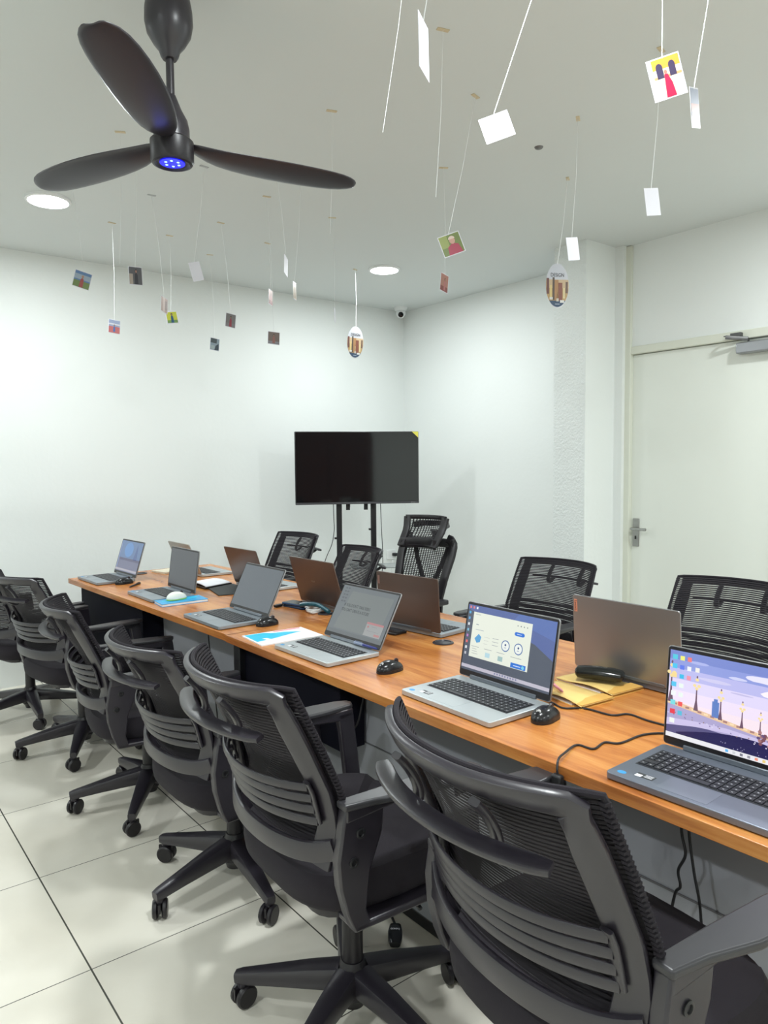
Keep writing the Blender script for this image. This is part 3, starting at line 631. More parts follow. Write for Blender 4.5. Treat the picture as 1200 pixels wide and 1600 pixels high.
def bar_logo(LM, W, Lh, lt, ld):
    text('logo_text', 'acer', .018, chrome, ld, LM @ Matrix.Translation((W / 2 + .02, Lh * .52, -lt - .0005)) @ Matrix.Rotation(PI, 4, 'Y'), ext=.0003)
slate = pm('slate aluminium', (.20, .225, .275), .38, .55)
silver = pm('silver aluminium', (.50, .54, .56), .35, .5)
greyd = pm('grey deck', (.30, .34, .38), .38, .5)
lidgrey = pm('grey lid', (.30, .30, .31), .33, .75)
lidrefl = pm('lid with brown reflection', (.13, .095, .082), .36, .6)  # brown mirrored from the wooden door is put into the lid colour
lidsilver = pm('silver lid', (.42, .40, .37), .35, .6)
NL = 'open laptops on the near side of the table'; FL = 'open laptops on the far side of the table'
def stickers(b, W, D, zt, big=False):
    mb = MB(); mb.prism([(p[0], p[1]) for p in circ(0, 0, .010, .75)], 0, .0004, lambda u, v, q: (-D + .022 + v, W / 2 - .026 + u, zt + q)); mb.build('blue_sticker', pm('blue sticker', (.05, .30, .62), .4), b)
    mb = MB(); mb.box((-D + .038, W / 2 - .070, zt + .0003), (.019, .040, .0005)); g = mb.build('label_sticker', pm('dark label', (.05, .055, .06), .4), b)
    mb = MB(); mb.box((-D + .033, W / 2 - .058, zt + .0007), (.012, .014, .0002)); 
    for k in range(3): mb.box((-D + .044 - .005 * k, W / 2 - .078, zt + .0007), (.0016, .018, .0002))
    mb.build('label_print', whitep, g)
lp = laptop(1.522, .712, 1.2, 85.5, .99, 'nearest open laptop, slate blue, showing a stone bridge with lamp posts', slate, lidgrey, d_bridge, NL); stickers(lp[1], lp[3], lp[4], lp[5])
lp = laptop(1.545, 1.412, -1.0, 79.5, .99, 'open silver laptop showing a pale web page on a dark blue desktop', silver, lidgrey, d_window, NL); stickers(lp[1], lp[3], lp[4], lp[5])
lp = laptop(1.526, 2.133, 1.0, 61.1, .946, 'open silver laptop with a motto on its dim grey screen, pen along its hinge', silver, lidgrey, d_quote, NL); stickers(lp[1], lp[3], lp[4], lp[5]); QL = lp
lp = laptop(1.501, 2.877, .9, 64.2, .964, 'open grey laptop with a blank grey screen, fourth along the near side', greyd, lidgrey, None, NL, off=(.105, .122, .140)); stickers(lp[1], lp[3], lp[4], lp[5])
lp = laptop(1.515, 3.644, .7, 81.9, .955, 'open grey laptop with a blank dark screen beside the blue notebook', greyd, lidgrey, None, NL, off=(.075, .082, .092)); stickers(lp[1], lp[3], lp[4], lp[5])
lp = laptop(1.467, 4.373, 2.1, 72.4, .944, 'farthest near-side laptop, open with a blue picture on its screen', greyd, lidgrey, d_blue, NL); stickers(lp[1], lp[3], lp[4], lp[5])
laptop(1.900, 1.240, 179.4, 86.0, 1.015, 'grey laptop seen from behind with a copper tag on its lid corner', slate, lidgrey, None, FL, tag_logo)
laptop(1.85, 2.185, 186, 86, .93, 'laptop from behind, lid coloured with brown reflection, in front of the high-back chair', greyd, lidrefl, None, FL, tag_logo2)
laptop(1.849, 2.803, 180.9, 73.3, 1.0, 'laptop from behind, lid coloured with brown reflection, behind the blue phones, small silver logo', greyd, lidrefl, None, FL, bar_logo)
laptop(1.870, 3.538, 182.3, 71.6, .949, 'dark laptop seen from behind, lid coloured with brown reflection, beside the black sleeve', silver, lidrefl, None, FL)
laptop(1.834, 4.252, 180.1, 67.5, .881, 'small silver laptop at the far end, mostly behind a dark screen', silver, lidsilver, None, FL)

# ------------------------------------------------------------------ mice
def make_mouse(x, y, rz, label, body=None, low=None, z=ZT, s=1, group='computer mice beside the laptops', logo=True):
    t = thing('computer_mouse', label, 'mouse', (x, y, z), R(rz), group)
    body = body or pm('glossy black', (.012, .012, .014), .22); low = low or plasd
    L_, W_, Hh = .052 * s, .031 * s, .037 * s; mb = MB(); nu, nv = 28, 12
    def f(a, b):
        th = 2 * PI * a; ph = b * PI / 2
        rx = L_ * (1 + .04 * math.cos(th)); ry = W_ * (1 - .10 * math.exp(-(math.cos(th) - .1) ** 2 * 8))
        k = math.cos(ph) ** .75
        x_ = rx * math.cos(th) * k; y_ = ry * math.sin(th) * k
        return Vector((x_, y_, .006 * s + (Hh - .006) * math.sin(ph) * (1 - .30 * max(0, x_ / L_) ** 1.5 - .05 * max(0, -x_ / L_))))
    mb.grid(f, nu, nv); sh = mb.build('shell', body, t)
    mb = MB(); mb.add([Vector((f(k / 28, 0).x, f(k / 28, 0).y, q * s)) for q in (.001, .0065) for k in range(28)], [(k, (k + 1) % 28, 28 + (k + 1) % 28, 28 + k) for k in range(28)] + [list(range(28))]); mb.build('sole', low, t)
    mb = MB(); M = Matrix.Translation((L_ * .55, 0, Hh * .80)) @ Matrix.Rotation(PI / 2, 4, 'X'); mb.lathe([(0, -.003), (.008, -.003), (.009, 0), (.008, .003), (0, .003)], n=16, M=M); mb.build('scroll_wheel', plas, t)
    if logo:
        mb = MB(); M = Matrix.Translation((-L_ * .62, 0, Hh * .80)) @ Matrix.Rotation(R(-42), 4, 'Y'); mb.lathe([(0, 0), (.0062, 0), (.0062, .0012), (0, .0012)], n=18, M=M); g = mb.build('logo_disc', pm('logo grey', (.5, .5, .5), .4), sh)
        text('logo_text', 'hp', .008, steelblk, g, M @ Matrix.Translation((0, 0, .0014)) @ Matrix.Rotation(-PI / 2, 4, 'Z'), ext=.0001)
make_mouse(1.470, 1.193, 8, 'black mouse touching the right of the laptop that shows the pale web page')
make_mouse(1.440, 1.800, 3, 'black mouse lying alone on the wood between the motto laptop and the web page laptop')
make_mouse(1.478, 2.665, 3, 'black mouse to the right of the blank grey laptop, fourth along the near side', logo=False)
make_mouse(1.392, 4.163, 12, 'black mouse in front of the farthest near-side laptop', logo=False, s=1.05)
make_mouse(1.395, 3.418, 12, 'white mouse with a green rim on the blue notebook', body=pm('white gloss', (.80, .84, .78), .25), low=pm('lime', (.30, .60, .12), .4), z=ZT + .014, logo=False, s=1.05)

# ------------------------------------------------------------------ papers and small things on the table
def slab(name, poly, z0, z1, mt, parent=None, bevel=0):
    return MB().prism(poly, z0, z1, lambda u, v, q: (u, v, q)).build(name, mt, parent, bevel=bevel, smooth=False)
def quadfn(cs):
    a, b, c, d = [Vector((*p, 0)) for p in cs]
    return lambda u, v: tuple(((a * (1 - u) + b * u) * (1 - v) + (d * (1 - u) + c * u) * v)[:2])
blu = pm('blue cover', (.02, .34, .68), .35); cyan = pm('cyan print', (.02, .55, .82), .4)
# colourful leaflet
cs = [(1.285, 2.36), (1.30, 2.545), (1.56, 2.53), (1.55, 2.35)]; F = quadfn(cs)
t = thing('leaflet', 'white and cyan printed booklet partly under the motto laptop', 'booklet', (0, 0, 0))
slab('pages', cs, ZT, ZT + .004, whitep, t); slab('cyan_print', [F(.30, .03), F(.97, .03), F(.96, .34), F(.84, .42), F(.78, .62), F(.62, .86), F(.52, .60), F(.40, .38)], ZT + .004, ZT + .0044, cyan, t)
slab('pink_print', [F(.9, .5), F(.97, .5), F(.97, .95), F(.9, .95)], ZT + .004, ZT + .0044, pm('pink print', (.8, .25, .3), .5), t)
slab('white_print', [F(.25, .2), F(.5, .17), F(.48, .24), F(.3, .27)], ZT + .0044, ZT + .0047, whitep, t)
# blue notebook
cs = [(1.29, 3.335), (1.30, 3.462), (1.535, 3.468), (1.525, 3.335)]; F = quadfn(cs)
t = thing('notebook', 'bright blue notebook under the white and green mouse', 'notebook', (0, 0, 0))
slab('back_cover', cs, ZT, ZT + .002, blu, t); slab('pages', [F(.01, .01), F(.99, .01), F(.99, .99), F(.01, .99)], ZT + .002, ZT + .0115, whitep, t); slab('front_cover', cs, ZT + .0115, ZT + .0135, blu, t)
slab('cover_print', [F(.5, .1), F(.7, .1), F(.6, .5), F(.8, .9), F(.6, .9), F(.4, .5)], ZT + .0135, ZT + .0139, cyan, t)
def pen(x, y, z, rz, L_, mt, label, capm=None, tilt=0):
    t = thing('pen', label, 'pen', (x, y, z), R(rz)); t.rotation_euler = (0, R(tilt), R(rz))
    M = Matrix.Rotation(PI / 2, 4, 'Y')
    MB().lathe([(0, -L_ / 2), (.0015, -L_ / 2), (.0042, -L_ / 2 + .012), (.0048, L_ * .1), (.0048, L_ * .1 + .001), (0, L_ * .1 + .001)], n=12, M=M).build('barrel', mt, t)
    MB().lathe([(0, L_ * .1), (.0054, L_ * .1), (.0054, L_ / 2 - .004), (.003, L_ / 2), (0, L_ / 2)], n=12, M=M).build('cap', capm or mt, t)
    MB().box((L_ * .30, 0, .0066), (.04, .002, .002)).build('clip', capm or mt, t)
pen(1.415, 4.052, ZT + .0056, 47, .145, steelblk, 'black pen lying on the wood between the two farthest near-side laptops')
pen(1.520, 2.035, ZT + .0270, 92, .13, pm('navy pen', (.02, .03, .20), .3), 'navy blue pen lying along the hinge of the motto laptop', pm('pen metal', (.3, .35, .5), .3, .5))
# manila envelopes
man = pm('manila paper', (.74, .42, .10), .6, var=.06, vscale=9); manl = pm('manila paper light', (.82, .58, .20), .6)
def envelope(cs, z, label, tilt=0):
    F = quadfn(cs); t = thing('envelope', label, 'envelope', (0, 0, 0), 0, 'yellow envelopes on the table')
    slab('back_sheet', cs, z, z + .002, man, t)
    slab('papers', [F(.02, .02), F(.80, .02), F(.80, .98), F(.02, .98)], z + .002, z + .006, whitep, t)
    mb = MB(); zz = lambda u, v: z + .007 + .008 * math.sin(min(1, max(0, (u - .25) / .75)) * PI) * (1 - v) + .001
    mb.grid(lambda a, b: Vector((*F(a, b), zz(a, b))), 14, 6); mb.build('front_sheet', manl, t, solid=.0012)
    slab('flap', [F(.80, 0), F(1, .03), F(1, .97), F(.80, 1)], z + .010, z + .012, man, t)
    return t
envelope([(1.770, 1.400), (1.752, 1.185), (1.888, 1.172), (1.888, 1.385)], ZT, 'yellow envelope under the black glasses case, stuffed with white paper')
envelope([(1.635, 1.365), (1.602, 1.180), (1.738, 1.168), (1.750, 1.375)], ZT, 'open yellow envelope in front of the one with the glasses case, a pen on it')
pen(1.675, 1.325, ZT + .019, 60, .12, pm('pink pen', (.7, .25, .3), .4), 'pink and dark pen lying on the front yellow envelope', pm('pen teal', (.04, .07, .1), .4))
t = thing('glasses_case', 'glossy black glasses case resting on the yellow envelope', 'case', (1.825, 1.278, ZT + .017), R(-66))
mb = MB(); mb.sweep([(-.068, 0, .018), (-.063, 0, .019), (-.042, 0, .020), (0, 0, .021), (.042, 0, .020), (.063, 0, .019), (.068, 0, .018)], [(.032 * math.cos(a) , .020 * math.sin(a)) for a in [2 * PI * k / 20 for k in range(20)]], (0, 1, 0), scale=lambda i: ((.7, .6), (.88, .85), (.98, .97), (1, 1), (.98, .97), (.88, .85), (.7, .6))[i]); cs_ = mb.build('shell', pm('gloss case', (.012, .014, .013), .18), t)
text('case_print', 'CLASSIC', .012, pm('case print', (.25, .24, .22), .4), cs_, Matrix.Translation((0, 0, .0405)) @ Matrix.Rotation(PI, 4, 'Z'), ext=.0002)
# black sleeve, open notebook, notepad at the far end
t = thing('laptop_sleeve', 'flat matt black sleeve lying under the open notebook', 'sleeve', (0, 0, 0)); slab('panel', [(1.63, 3.44), (1.78, 3.40), (1.852, 3.60), (1.855, 3.80), (1.72, 3.85)], ZT, ZT + .006, pm('sleeve', (.035, .04, .042), .6), t, bevel=.002)
t = thing('open_notebook', 'open black notebook with white pages on the black sleeve', 'notebook', (0, 0, 0)); cs = [(1.66, 3.66), (1.65, 3.88), (1.82, 3.93), (1.845, 3.72)]; F = quadfn(cs)
slab('cover', cs, ZT + .006, ZT + .012, steelblk, t)
MB().grid(lambda a, b: Vector((*F(.03 + .94 * a, .03 + .94 * b), ZT + .0135 + .010 * math.sin(PI * a) ** .6)), 14, 4).build('pages', whitep, t, solid=.002)
t = thing('notepad', 'pale notepad at the far end of the table behind the dark laptop screen', 'notepad', (1.77, 4.46, ZT), R(12)); MB().box((0, 0, .005), (.14, .15, .01)).build('pages', pm('cream paper', (.80, .74, .58), .7), t)
# two blue phones, power bank cable, bundle
navy = pm('navy case', (.010, .055, .16), .3)
def phone(x, y, z, rz, label, casem, s=1):
    t = thing('phone', label, 'phone', (x, y, z), R(rz)); b = MB().prism(rr(.15 * s, .075 * s, .012, 4), 0, .010, lambda u, v, q: (u, v, q)).build('case', casem, t, bevel=.003)
    MB().prism(rr(.14 * s, .066 * s, .010, 4), .010, .0106, lambda u, v, q: (u, v, q)).build('screen', pm('phone glass', (.010, .009, .012), .15), t); return t
phone(1.785, 2.915, ZT, 98, 'lower of the two stacked blue-cased phones', navy)
phone(1.783, 2.918, ZT + .0115, 101, 'upper of the two stacked blue-cased phones', navy)
phone(1.790, 2.245, ZT, 96, 'black phone lying against the laptop with the brown lid reflection near the high-back chair', steelblk)
t = thing('usb_cable', 'black charging lead with a chunky plug left of the blue phones', 'cable', (0, 0, 0)); MB().tube(smooth_path([(1.735, 2.985, ZT + .005), (1.80, 3.0, ZT + .004), (1.86, 3.02, ZT + .004), (1.95, 3.02, ZT + .004), (2.0, 2.98, ZT + .004)]), .002, 8).build('cord', rubber, t); MB().box((1.715, 2.98, ZT + .007), (.045, .02, .012), rz=.3).build('plug', rubber, t, bevel=.003)
t = thing('coiled_earphones', 'tangled white and teal leads behind the motto laptop', 'cable', (0, 0, 0))
random.seed(5); pts = [(1.77 + .045 * math.cos(k * 1.9) + .01 * random.random(), 2.765 + .05 * math.sin(k * 1.9 + .3), ZT + .004 + .0016 * k) for k in range(12)]
MB().tube(smooth_path(pts, 5), .0032, 8).build('white_cord', white, t)
MB().tube(smooth_path([(1.745, 2.83, ZT + .028), (1.765, 2.80, ZT + .034), (1.79, 2.75, ZT + .032), (1.80, 2.68, ZT + .012)], 5), .010, 10).build('teal_sleeve', pm('teal', (.02, .11, .15), .35), t)
# table cables
t = thing('power_cord', 'black cord running from the envelopes to behind the bridge-wallpaper laptop', 'cable', (0, 0, 0)); z = ZT + .003
MB().tube(smooth_path([(1.60, 1.32, z), (1.585, 1.26, z), (1.574, 1.214, z), (1.615, 1.176, z), (1.624, 1.101, z), (1.665, 1.076, z), (1.66, 1.013, z), (1.668, .95, z), (1.70, .86, z), (1.68, .80, z)]), .0026, 8).build('cord', rubber, t)
t = thing('power_cord', 'black wavy cord hanging over the front table edge with its plug', 'cable', (0, 0, 0))
MB().tube(smooth_path([(1.66, .86, z), (1.615, .937, z), (1.561, .97, z), (1.474, .974, z), (1.449, 1.0, z), (1.396, .993, z), (1.386, 1.032, z), (1.311, 1.01, z + .006), (1.272, .995, z + .008), (1.258, .988, z - .006), (1.256, .985, z - .018)]), .0026, 8).build('cord', rubber, t)
MB().box((1.254, .984, ZT - .028), (.018, .026, .026)).build('plug', rubber, t, bevel=.005)
def hang(name, label, pts, r=.003, mt=rubber):
    t = thing(name, label, 'cable', (0, 0, 0)); MB().tube(smooth_path(pts), r, 8).build('cord', mt, t)
hang('power_cord', 'wavy black cord hanging under the table below the nearest laptop', [(1.36, .754, .739), (1.36, .754, .682), (1.36, .745, .639), (1.36, .760, .599), (1.36, .755, .567), (1.36, .768, .538), (1.37, .79, .40), (1.38, .80, .10), (1.36, .86, .004)])
hang('power_cord', 'straight black cord hanging under the table below the nearest laptop', [(1.36, .738, .739), (1.36, .738, .685), (1.36, .726, .608), (1.36, .711, .531), (1.36, .70, .35), (1.37, .69, .15), (1.34, .70, .004)])
hang('charger_cord', 'pair of black leads looping down beside the hanging black cabinet', [(1.395, 1.86, .739), (1.39, 1.88, .66), (1.38, 1.90, .58), (1.38, 1.97, .50), (1.39, 1.90, .35), (1.39, 1.85, .15), (1.39, 1.8, .004)])
hang('charger_cord', 'thin black lead hanging under the table behind the third chair', [(1.34, 2.935, .739), (1.34, 2.935, .68), (1.34, 2.92, .60), (1.36, 2.95, .50), (1.38, 2.95, .3), (1.38, 2.95, .004)])
hang('cable_conduit', 'white cable conduit rising under the far desk beside the black end cabinet', [(1.44, 3.90, .74), (1.44, 3.93, .6), (1.45, 3.90, .4), (1.45, 3.90, .004)], .011, pm('conduit', (.62, .62, .58), .5))
t = thing('plug_adapter', 'small black plug adapter with white print on the floor behind the second chair', 'adapter', (1.335, 1.652, 0), R(50))
b = MB().sweep([(-.05, 0, .012), (-.03, 0, .014), (0, 0, .015), (.03, 0, .014), (.05, 0, .008)], rr(1, 1, .3, 3), (0, 1, 0), scale=lambda i: ((.03, .018), (.042, .024), (.044, .026), (.036, .024), (.010, .010))[i]).build('body', pm('adapter black', (.012, .014, .018), .25), t)
text('print', 'hoco', .014, whitep, b, Matrix.Translation((0, 0, .0285)) @ Matrix.Rotation(PI / 2, 4, 'Z'), ext=.0002)
MB().tube([(.05, 0, .008), (.09, .01, .004), (.16, .03, .004)], .004).build('cord', rubber, t)

# ------------------------------------------------------------------ television on its stand
TX = (3.31, 4.507)
t = thing('television', 'large flat black television on a stand in the corner with a yellow corner sticker', 'television', (TX[0], TX[1], 1.417), R(-29.5))
mb = MB(); mb.box((0, .022, 0), (.955, .035, .556)); mb.box((0, .055, -.04), (.6, .04, .36)); tb = mb.build('housing', steelblk, t, bevel=.004)
MB().box((0, .0035, .006), (.940, .003, .530)).build('screen', pm('tv glass', (.006, .007, .008), .05, spec=.65), t)
MB().box((0, .002, -.270), (.955, .010, .012)).build('lower_bezel', pm('tv bezel', (.09, .09, .10), .3, .4), t, bevel=.001)
mb = MB(); mb.prism([(.425, .276), (.474, .276), (.474, .230)], .0005, .0018, lambda u, v, q: (u, q, v)); mb.build('yellow_sticker', pm('yellow sticker', (.75, .68, .10), .45), t)
text('logo_text', 'SAMSUNG', .008, pm('logo silver', (.5, .5, .5), .4), t, Matrix.Translation((.43, -.0035, -.270)) @ Matrix.Rotation(PI / 2, 4, 'X'), ext=.0002)
t = thing('television_stand', 'black two-post television stand with a small shelf', 'stand', (TX[0], TX[1], 0), R(-29.5))
for px in (-.138, .132):
    MB().box((px, .10, .70), (.042, .036, 1.30)).build('post', steelblk, t, bevel=.004)
mb = MB(); mb.box((0, .078, 1.40), (.40, .012, .10)); mb.box((-.07, .078, 1.26), (.03, .012, .34)); mb.box((.07, .078, 1.26), (.03, .012, .34)); mb.build('mount_plate', steelblk, t)
for px, bz in ((-.07, 1.115), (.115, 1.12)): 
    mb = MB(); mb.sweep([(px - .009, .05, 1.15), (px - .009, .05, bz), (px + .012, .05, bz), (px + .012, .05, 1.15)], rr(.005, .005, .001, 1), (0, 1, 0)); mb.build('hook', steelblk, t)
for px, bz in ((-.165, .87), (.105, .935)): MB().box((px, .10, bz), (.022, .03, .014)).build('clamp_knob', steelblk, t)
MB().box((.12, -.02, .66), (.36, .24, .008)).build('shelf', pm('smoked shelf', (.25, .28, .28), .2), t, bevel=.002)
mb = MB()
for px in (-.138, .132): mb.box((px, -.02, .045), (.05, .56, .03))
mb.box((0, .10, .05), (.30, .05, .03)); mb.build('base_frame', steelblk, t, bevel=.004)
for px in (-.138, .132):
    for py in (-.26, .22):
        mb = MB(); twin_caster(mb, (px, py, .0302), .3); mb.build('caster', plasd, t)
tvM = Matrix.Translation((TX[0], TX[1], 0)) @ Matrix.Rotation(R(-29.5), 4, 'Z')
hang('television_cable', 'thin black cable curving from the left underside of the television', [tuple(tvM @ Vector(p)) for p in ((-.185, .07, 1.15), (-.182, .07, 1.02), (-.18, .08, .93), (-.20, .09, .82), (-.25, .10, .70), (-.30, .12, .5), (-.3, .14, .005))], .0028)
hang('television_cable', 'thin black cable hanging straight from the right underside of the television', [tuple(tvM @ Vector(p)) for p in ((.185, .07, 1.15), (.19, .08, 1.0), (.20, .09, .8), (.205, .11, .66), (.21, .15, .5), (.3, .16, .1), (.3, .17, .005))], .0028)

# ------------------------------------------------------------------ corner camera, ceiling stud
t = thing('security_camera', 'white dome security camera on the ceiling in the corner', 'camera', (4.22, 5.07, ZC), R(-130))
MB().lathe([(0, 0), (.058, 0), (.058, -.012), (.05, -.03), (.03, -.034), (0, -.034)], n=28).build('base', white, t)
M = Matrix.Translation((0.0, 0, -.052)); MB().lathe([(.0, -.043)] + [(.043 * math.sin(a * PI / 12), -.043 * math.cos(a * PI / 12)) for a in range(1, 12)] + [(0, .043)], n=24, M=M).build('ball', white, t)
M = Matrix.Translation((0.0, 0, -.052)) @ Matrix.Rotation(R(118), 4, 'Y'); MB().lathe([(0, .036), (.024, .036), (.024, .044), (.020, .047), (0, .045)], n=22, M=M).build('lens', pm('lens black', (.01, .01, .012), .1), t)
t = thing('ceiling_stud', 'small dark metal stud on the ceiling right of the white card', 'stud', (2.62, 2.18, ZC)); MB().lathe([(0, 0), (.020, 0), (.016, -.006), (.007, -.010), (0, -.010)], n=16).build('cap', pm('stud metal', (.18, .18, .18), .4, .6), t)

# ------------------------------------------------------------------ ceiling fan
FX, FY, FZ = .875, 2.085, 2.35
t = thing('ceiling_fan', 'black three-blade ceiling fan with a blue glowing light under its motor', 'fan', (FX, FY, FZ), 0)
MB().lathe([(0, .49), (.035, .49), (.048, .47), (.060, .43), (.067, .39), (.068, .355), (.062, .325), (.046, .298), (.030, .278), (.025, .262), (.020, .255), (0, .255)], n=32).build('canopy', plas, t)
MB().lathe([(0, .13), (.0115, .13), (.0115, .30), (0, .30)], n=16).build('down_rod', plas, t)
MB().lathe([(0, .155), (.014, .155), (.020, .140), (.030, .115), (.046, .085), (.051, .06), (.051, .02), (0, .02)], n=32).build('motor_cover', plas, t)
mo = MB().lathe([(0, .03), (.056, .03), (.062, .024), (.062, -.030), (.057, -.038), (.050, -.040), (.044, -.034), (0, -.032)], n=36).build('motor', plasd, t)
bl = MB().lathe([(0, -.0365), (.036, -.0365), (.036, -.033), (0, -.033)], n=28).build('light_disc', pm('blue light', (.0, .0, .55), .3, emit=.9), mo)
mb = MB()
for k in range(6):
    a = 2 * PI * k / 6; mb.lathe([(0, -.0375), (.0042, -.0375), (.0042, -.036), (0, -.036)], (.020 * math.cos(a), .020 * math.sin(a), 0), n=8)
mb.build('led', pm('blue led', (.08, .15, 1.0), .3, emit=6), bl)
ld = bpy.data.lights.new('fan_led', 'POINT'); ld.color = (.05, .1, 1); ld.energy = .06; ld.shadow_soft_size = .03; lo = bpy.data.objects.new('fan_led_light', ld); C.objects.link(lo); lo.parent = t; lo.location = (0, 0, -.06)
for a in (-8, 112, -128):
    mb = MB(); M = Matrix.Rotation(R(a), 4, 'Z')
    st = [(.05, .020, .012), (.09, .035, .004), (.14, .052, -.004), (.25, .066, -.004), (.38, .070, -.002), (.50, .064, 0), (.57, .050, 0), (.60, .02, 0)]
    for u in (0,):
        vs = []
        for r_, hw, z_ in st:
            tw = R(5 if a == -8 else 9) * (-1 if a == -8 else 1); 
            for s_ in (-1, -.5, 0, .5, 1):
                yy = hw * s_; vs.append(M @ Vector((r_, yy * math.cos(tw) + .012 * math.sin(r_ * 5), z_ + yy * math.sin(tw) - .006 * (1 - s_ * s_) + .012)))
        mb.add(vs, [(i * 5 + j, i * 5 + j + 1, (i + 1) * 5 + j + 1, (i + 1) * 5 + j) for i in range(len(st) - 1) for j in range(4)])
    mb.build('blade', plas, t, solid=.005, sub=1)

# ------------------------------------------------------------------ hanging photos, cards and threads
def facing(p):      # heading that turns a card towards the room's entrance side (where the viewer stands)
    return math.atan2(-p[0], p[1]) - 0  # width direction angle offset below
def card(tape, att, w_, h_, yawoff, roll, style, label, name='hanging_photo', cat='photo', tm=None, grp='photo cards on threads', thick=.0011, swing=0, tr=None, notape=False):
    T = Vector((tape[0], tape[1], ZC)); A = Vector(att)
    t = thing(name, label, cat, tuple(T), 0, grp)
    mid = (T + A) / 2 - T; mid += Vector((.004, -.003, 0))
    if not notape: MB().box((0, 0, -.0012), (.042, .015, .0024), rz=random.uniform(-.6, .6) + (tr or 0)).build('tape', tm or tapem, t)
    MB().tube([(0, 0, 0), tuple(mid), tuple(A - T)], .0016 if style == 'oval' else (.0006 if style is None else .0010), 6).build('thread', stringm, t)
    if style is None: return t
    base = math.atan2(A.y, A.x) - PI / 2      # width axis perpendicular to the sight line
    M = Matrix.Translation(A - T) @ Matrix.Rotation(base + R(yawoff), 4, 'Z') @ Matrix.Rotation(R(roll), 4, 'Y') @ Matrix.Rotation(swing, 4, 'X')
    mats = [pm('card white', (.66, .66, .72), .5)]; mb = MB()
    if style == 'oval':
        n = 36; ol = [(w_ / 2 * math.cos(2 * PI * k / n), -h_ / 2 + h_ / 2 * math.sin(2 * PI * k / n)) for k in range(n)]
    else: ol = [(-w_ / 2, -h_ + .004), (w_ / 2, -h_ + .004), (w_ / 2, .004), (-w_ / 2, .004)]
    mb.prism(ol, -thick / 2, thick / 2, lambda u, v, q: M @ Vector((u, q, v)))
    cd = mb.build('card', mats, t, smooth=False)
    if style == 'blank': return t
    pmats = []; mb = MB()
    def poly(pts, col, k=1):
        col = tuple(c * .72 for c in col)
        mt_ = pm('print %.2f %.2f %.2f' % col, col, .4)
        if mt_ not in pmats: pmats.append(mt_)
        for sd in (-1,):
            mb.add([M @ Vector((w_ * u, sd * (thick / 2 + .0002 * k), .004 - h_ + h_ * v)) for u, v in pts], [list(range(len(pts)))], pmats.index(mt_))
    def rct(a, b, c, d, col, k=1): poly([(a, b), (c, b), (c, d), (a, d)], col, k)
    style(poly, rct) if callable(style) else STY[style](poly, rct)
    mb.build('print', pmats, cd, smooth=False)
    if style == 'oval':
        text('oval_text', 'DESIGN', .026, steelblk, cd, M @ Matrix.Translation((0, -thick / 2 - .0008, .004 - h_ * .27)) @ Matrix.Rotation(PI / 2, 4, 'X'), ext=.0002, sx=.8)
    return t
def person(poly, rct, x, y, h, dress, skin=(.45, .25, .17), hair=(.03, .02, .02)):
    poly([(x - .16 * h, y), (x + .16 * h, y), (x + .12 * h, y + .62 * h), (x + .05 * h, y + .72 * h), (x - .05 * h, y + .72 * h), (x - .12 * h, y + .62 * h)], dress, 3)
    poly([(x + .10 * h * math.cos(a), y + .85 * h + .13 * h * math.sin(a)) for a in [2 * PI * k / 10 for k in range(10)]], hair, 3)
    poly([(x + .065 * h * math.cos(a), y + .83 * h + .09 * h * math.sin(a)) for a in [2 * PI * k / 10 for k in range(10)]], skin, 4)
def s_field(p, r): r(-.47, .03, .47, .97, (.10, .22, .45)); r(-.47, .5, .47, .8, (.35, .45, .55), 1.5); r(-.47, .03, .47, .42, (.16, .25, .05), 2); person(p, r, 0, .05, .75, (.40, .06, .05), hair=(.55, .35, .25))
def s_sea(p, r): r(-.47, .03, .47, .97, (.35, .42, .60)); r(-.47, .03, .47, .5, (.60, .18, .18), 2); r(-.47, .62, .47, .72, (.8, .8, .85), 2); person(p, r, 0, .12, .55, (.06, .18, .50))
def s_dark(p, r): r(-.47, .03, .47, .97, (.10, .10, .11)); r(-.47, .03, -.2, .6, (.45, .38, .32), 2); person(p, r, .05, .03, .85, (.02, .02, .03), (.5, .26, .2))
def s_brick(p, r): r(-.47, .03, .47, .97, (.42, .25, .18)); r(-.2, .03, .1, .97, (.62, .45, .38), 2); r(.15, .2, .35, .8, (.2, .12, .1), 2)
def s_lime(p, r): r(-.42, .08, .42, .92, (.62, .65, .06)); r(-.42, .08, .42, .3, (.2, .35, .1), 2); person(p, r, 0, .1, .75, (.02, .10, .22))
def s_blue(p, r): r(-.47, .03, .47, .97, (.28, .36, .42)); r(-.47, .6, .2, .97, (.06, .08, .09), 2); p([(0, .03), (.47, .1), (.4, .6), (.1, .4)], (.04, .06, .08), 3); r(-.4, .1, 0, .4, (.4, .48, .5), 2)
def s_redg(p, r): r(-.47, .03, .47, .97, (.25, .24, .24)); r(-.47, .03, .47, .3, (.3, .28, .3), 2); person(p, r, 0, .05, .8, (.42, .06, .09))
def s_pink(p, r): r(-.47, .03, .47, .97, (.45, .22, .17)); r(-.47, .03, .47, .3, (.25, .08, .07), 2); person(p, r, .05, .1, .7, (.5, .2, .2))
def s_gold(p, r): r(-.47, .03, .47, .97, (.55, .42, .22)); r(-.2, .1, .3, .7, (.35, .22, .1), 2)
def s_brn(p, r): r(-.47, .03, .47, .97, (.22, .17, .15)); r(-.47, .03, .47, .25, (.3, .3, .33), 2); person(p, r, 0, .1, .75, (.35, .16, .14))
